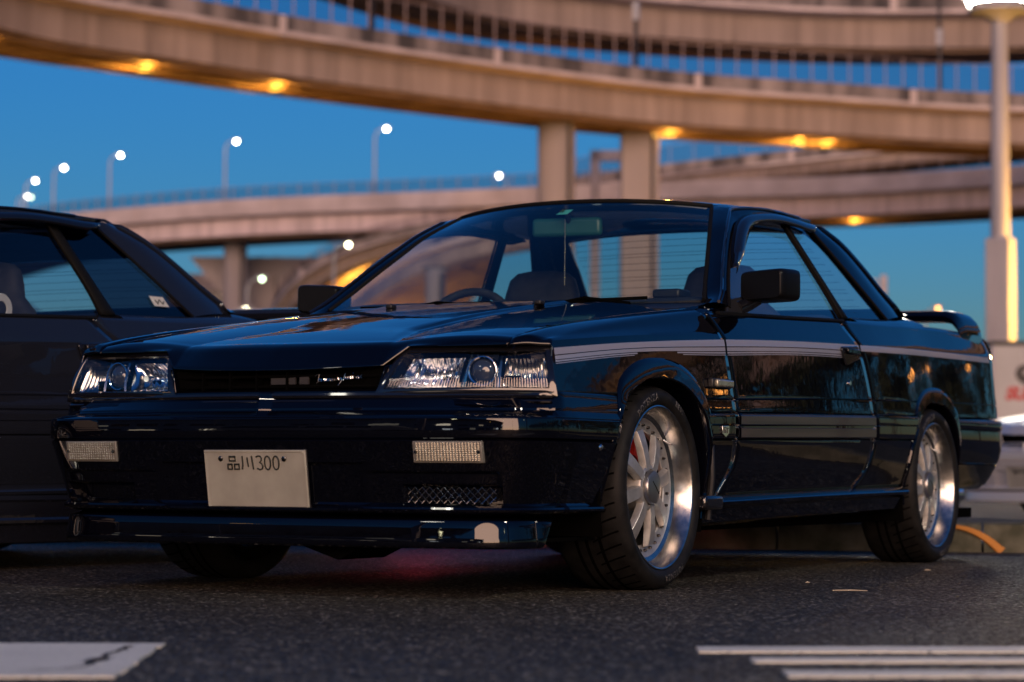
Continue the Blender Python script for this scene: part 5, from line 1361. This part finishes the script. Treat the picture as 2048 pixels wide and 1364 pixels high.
def wheel(car, sx, y, steer=0, camber=0):
    zc = .298; xl = .806
    Mw = Matrix.Translation((xl*sx, y, zc)) @ Matrix.Rotation(R(steer), 4, 'Z') @ Matrix.Rotation(R(camber)*sx, 4, 'Y') @ (Matrix.Rotation(math.pi, 4, 'Z') if sx < 0 else Matrix.Identity(4))
    w = bpy.data.objects.new('wheel', None); COL.objects.link(w); w.parent = car; w.matrix_local = Mw; w.empty_display_size = .1
    for nm, me, mt in WHEEL_PARTS:
        o = link(nm, me, mt, w)
    return w

WHEEL_PARTS = []
def make_wheel_parts():
    W = WHEEL_PARTS
    # all in local space: x = 0 at the lip plane, +x outwards
    T = [(.236, -.012), (.242, .001), (.252, .009), (.266, .0115), (.280, .007), (.288, -.003), (.2935, -.014), (.2965, -.030), (.298, -.06), (.2983, -.108), (.298, -.156), (.2965, -.186), (.292, -.205), (.284, -.218), (.265, -.226), (.250, -.222), (.236, -.210)]
    mb = MB().lathe(T, 96, 'x'); W.append(('tyre', mb.mesh('tyre', 40), M_rub))
    # tread grooves: slanted dark bars cut look, raised blocks edge
    mb = MB()
    for k in range(44):
        t0 = 2*math.pi*k/44
        pts = []
        for q in np.linspace(0, 1, 6):
            x = -.012-.085*q; r_ = I(-x, [.012, .030, .06, .108], [.2930, .2967, .2984, .2987]); t = t0+.11*q**1.3
            pts.append((x, r_*math.cos(t), r_*math.sin(t)))
        a = MB(); V = []
        for (x, yy, zz) in pts:
            r_ = math.hypot(yy, zz); t = math.atan2(zz, yy)
            for dt in (-.010, .010): V.append((x, (r_+.0004)*math.cos(t+dt), (r_+.0004)*math.sin(t+dt)))
        mb.add(V, [(2*i, 2*i+1, 2*i+3, 2*i+2) for i in range(5)])
    for x in (-.075, -.118, -.150):
        mb.lathe([(.2990, x-.005), (.2990, x+.005)], 96, 'x')
    W.append(('tread_groove', mb.mesh('tread_groove', 60), M_dark))
    # rim barrel with polished lip
    B = [(.2385, -.014), (.2405, -.004), (.2395, .001), (.2365, .002), (.233, .0), (.230, -.006), (.226, -.018), (.2225, -.028), (.219, -.040), (.2165, -.050), (.204, -.056)]
    mb = MB().lathe(B, 96, 'x'); W.append(('rim_lip', mb.mesh('rim_lip', 25), M_lip))
    B = [(.204, -.056), (.199, -.060), (.186, -.063), (.172, -.065), (.169, -.068), (.169, -.078)]
    mb = MB().lathe(B, 96, 'x'); W.append(('rim_face', mb.mesh('rim_face', 30), M_alu))
    mb = MB().lathe([(.169, -.078), (.195, -.11), (.198, -.20)], 64, 'x'); W.append(('rim_barrel', mb.mesh('rim_barrel', 30), M_disc))
    # eight tapered spokes
    for k in range(8):
        a = 2*math.pi*k/8+R(11); rows = []
        for r_, wd, x, dp in ((.050, .0165, -.032, .022), (.08, .0175, -.031, .021), (.12, .0195, -.035, .020), (.150, .0215, -.041, .018), (.170, .023, -.047, .014), (.175, .023, -.060, .010)):
            sec = [(-wd*1.15, x-dp), (-wd*1.06, x-.009), (-wd*.90, x-.0015), (-wd*.84, x), (wd*.84, x), (wd*.90, x-.0015), (wd*1.06, x-.009), (wd*1.15, x-dp)]
            rows.append([(xx, r_*math.cos(a)-s*math.sin(a), r_*math.sin(a)+s*math.cos(a)) for s, xx in sec])
        mb = MB().grid(rows, closed=True, cap=True); W.append(('spoke', mb.mesh('spoke', 14), M_alu))
    # hub + cap
    mb = MB().lathe([(.068, -.09), (.068, -.040), (.065, -.034), (.058, -.031), (.054, -.031)], 48, 'x'); W.append(('hub', mb.mesh('hub', 30), M_alu))
    mb = MB().lathe([(.050, -.033), (.0495, -.021), (.047, -.0175), (.038, -.0155), (.02, -.0135), (.0001, -.013)], 48, 'x'); W.append(('hub_cap', mb.mesh('hub_cap', 35), M_cap))
    mb = MB()
    for p in ([(-.0135, -.020, .018), (-.0125, 0, .0), (-.0135, .020, -.018)],): mb.tube(p, .0016, 5)
    W.append(('cap_emblem', mb.mesh('cap_emblem', 60), M_bolt))
    # bolts round the rim face
    for k in range(32):
        a = 2*math.pi*(k+.5)/32; mb = MB().lathe([(.0001, -.0545), (.0032, -.0545), (.0045, -.057), (.0045, -.064)], 10, 'x', (0, .184*math.cos(a), .184*math.sin(a)))
        W.append(('rim_bolt', mb.mesh('rim_bolt', 30), M_bolt))
    mb = MB().tube([(-.052, .205*math.cos(.75), .205*math.sin(.75)), (-.035, .192*math.cos(.75), .192*math.sin(.75)), (-.020, .186*math.cos(.75), .186*math.sin(.75))], .0035, 8)
    W.append(('valve', mb.mesh('valve', 60), M_chrome))
    mb = MB().lathe([(.0001, -.112), (.070, -.112), (.075, -.115), (.148, -.115), (.150, -.120), (.150, -.135), (.06, -.135)], 64, 'x'); W.append(('brake_disc', mb.mesh('brake_disc', 30), M_disc))
    rows = []
    for a in np.linspace(R(15), R(75), 12):
        rows.append([(x, r_*math.cos(a), r_*math.sin(a)) for r_, x in ((.10, -.095), (.155, -.095), (.160, -.10), (.160, -.15), (.10, -.15))])
    mb = MB().grid(rows, closed=True, cap=True); W.append(('brake_caliper', mb.mesh('brake_caliper', 40), M_red))
    # sidewall lettering
    def ring_text(txt, a0, size, r_, name):
        cu = bpy.data.curves.new('t', 'FONT'); cu.body = txt; cu.size = size; cu.space_character = 1.15; cu.resolution_u = 2
        to = bpy.data.objects.new('t', cu); COL.objects.link(to); bpy.context.view_layer.update()
        me = bpy.data.meshes.new_from_object(to.evaluated_get(bpy.context.evaluated_depsgraph_get()))
        bpy.data.objects.remove(to); xs = [v.co.x for v in me.vertices]; mid = (min(xs)+max(xs))/2
        for v in me.vertices:
            a = a0-(v.co.x-mid)/r_; rr = r_+v.co.y; x = I(rr, [.242, .252, .266, .280, .288], [.001, .009, .0115, .007, -.003])+.0008
            v.co = (x, rr*math.cos(a), rr*math.sin(a))
        me.name = name; W.append((name, me, M_letter))
    ring_text('POTENZA', R(112), .030, .256, 'sidewall_lettering'); ring_text('RE01', R(62), .026, .257, 'sidewall_lettering'); ring_text('POTENZA', R(-75), .026, .256, 'sidewall_lettering')
make_wheel_parts()

def build_coupe():
    car = thing('coupe_car', 'glossy navy black coupe with silver side stripes and deep dish alloy wheels', 'car')
    h = hood(car); bum, gr = front_end(car)
    for sx in (1, -1):
        body_panels(car, sx); headlight(car, sx); fog(car, sx)
        # fixing bolt on bumper side
        MB().lathe([(.0001, .006), (.006, .005), (.010, 0)], 14, 'x', ((.826 if sx > 0 else -.832), -.45, .410)).build('bumper_bolt', M_chrome, bum)
    plate(car); script_badge(gr); cabin(car); rear_end(car)
    # mesh in the lower intake on the driver's-left side
    mb = MB()
    y_m = lambda x: IL(x, PC[:, 0], PC[:, 1])+.020+.016
    for k in range(-6, 20):
        for sgn in (1, -1):
            pts = []
            x0 = .45+k*.021
            a = (x0, .256); b_ = (x0+.043*1.0, .300) if sgn > 0 else (x0-.043*1.0, .300)
            # clip to the opening
            t0, t1 = 0, 1
            for lim, s in ((.452, 1), (.698, -1)):
                da = (a[0]-lim)*s; db = (b_[0]-lim)*s
                if da < 0 and db < 0: t0, t1 = 1, 0
                elif da < 0: t0 = max(t0, da/(da-db))
                elif db < 0: t1 = min(t1, da/(da-db))
            if t1-t0 < .15: continue
            p, q = [(lerp(a[0], b_[0], t), lerp(a[1], b_[1], t)) for t in (t0, t1)]
            mb.tube([(p[0], y_m(p[0])-(.001 if sgn > 0 else 0), p[1]), (q[0], y_m(q[0])-(.001 if sgn > 0 else 0), q[1])], .0010, 5)
    mb.build('intake_mesh', M_chrome, car, 60)
    for sx in (1, -1):
        wheel(car, sx, 0, 0, -1.2); wheel(car, sx, 2.615, 0, -1.2)
    return car

navy_coupe = build_coupe()
# ================================================================== the other vehicles
SKIP = {'stripe', 'script_badge', 'license_plate', 'plate_holder', 'moulding'}
def copy_car(src, paint_m, label, loc, rz, skip=SKIP, swap={}):
    c = src.copy(); COL.objects.link(c); c.location = loc; c.rotation_euler = (0, 0, rz); c['label'] = label
    def rec(o, par):
        for ch in list(o.children):
            if ch.name.split('.')[0] in skip: continue
            k = ch.copy(); COL.objects.link(k); k.parent = par; k.matrix_parent_inverse = ch.matrix_parent_inverse.copy()
            if k.type == 'MESH':
                for i, s in enumerate(k.material_slots):
                    if s.material in (M_navy,)+tuple(swap):
                        nm = swap.get(s.material, paint_m); s.link = 'OBJECT'; s.material = nm
            rec(ch, k)
    rec(src, c)
    return c
navy_coupe['group'] = 'two door coupes of one model'
grey = copy_car(navy_coupe, M_grey, 'dark grey coupe with tinted quarter window parked left of the navy one', (-2.49, -1.097, 0), R(-4))
for o in grey.children:
    if o.name.split('.')[0] == 'tail_lamp': o.material_slots[0].link = 'OBJECT'; o.material_slots[0].material = M_tail_on
for o in grey.children:      # smoked rear side glass on this car
    if o.name.split('.')[0] == 'quarter_window': o.material_slots[0].link = 'OBJECT'; o.material_slots[0].material = M_tint
M_wpaint = mat('white_paint', (.42, .42, .41), .3, 0, .8)
wq = at_d(2046, 952, 17.2)
white = copy_car(navy_coupe, M_wpaint, 'white coupe half hidden behind the tail of the navy one', (wq[0]+.49, wq[1]+.755, 0), R(-33), skip={'stripe', 'script_badge', 'moulding'})

def on_side(y, z, o=.0): return (.763-.534*(z-.87)+o, y, z)
st = MB().add([on_side(*p, .0) for p in ((2.03, .945), (2.115, .945), (2.10, .982), (2.02, .982))], [(0, 1, 2, 3)]).build('window_sticker', M_seatw, grey)
MB().tube([on_side(2.045, .968), on_side(2.055, .953), on_side(2.07, .97), on_side(2.085, .953), on_side(2.095, .965)], .003, 5).build('sticker_mark', M_pchar, st)
lv = MB()
rows = []
for x in np.linspace(-.50, .50, 15):
    k = (abs(x)/.5)**2; rows.append([(x, 2.02+dy-.01*k, z-.004*k) for dy, z in ((0, 1.262), (.03, 1.262), (.20, 1.165), (.21, 1.150), (.17, 1.155), (.0, 1.243))])
lv.grid(rows, closed=True, cap=True).build('rear_visor', M_smoke, grey, 40)
MB().lathe([(.026, 0), (.028, .003), (.052, .003), (.054, 0)], 28, 'x', (.628, 1.32, .895)).build('seat_emblem', M_seatw, grey)

for sx in (1,):      # red point light added below the grey coupe's tail lamp to redden the ground
    ld = bpy.data.lights.new('tail_light', 'POINT'); ld.energy = 1.3; ld.color = (1., .05, .09); ld.shadow_soft_size = .08
    lo = bpy.data.objects.new('tail_light', ld); COL.objects.link(lo); lo.parent = grey; lo.location = (.76*sx, 3.74, .42)

# deep side skirts of the grey coupe
for sx in (-1, 1):
    G = []
    for y in np.linspace(.36, 2.20, 16):
        G.append([(x*sx, y, z) for x, z in ((.80, .262), (.838, .250), (.842, .236), (.836, .228), (.836, .176), (.842, .168), (.842, .158), (.83, .150), (.824, .092), (.80, .086), (.70, .09))])
    MB().grid(G).build('deep_side_skirt', M_grey, grey, 25, (sx, 0, 0))
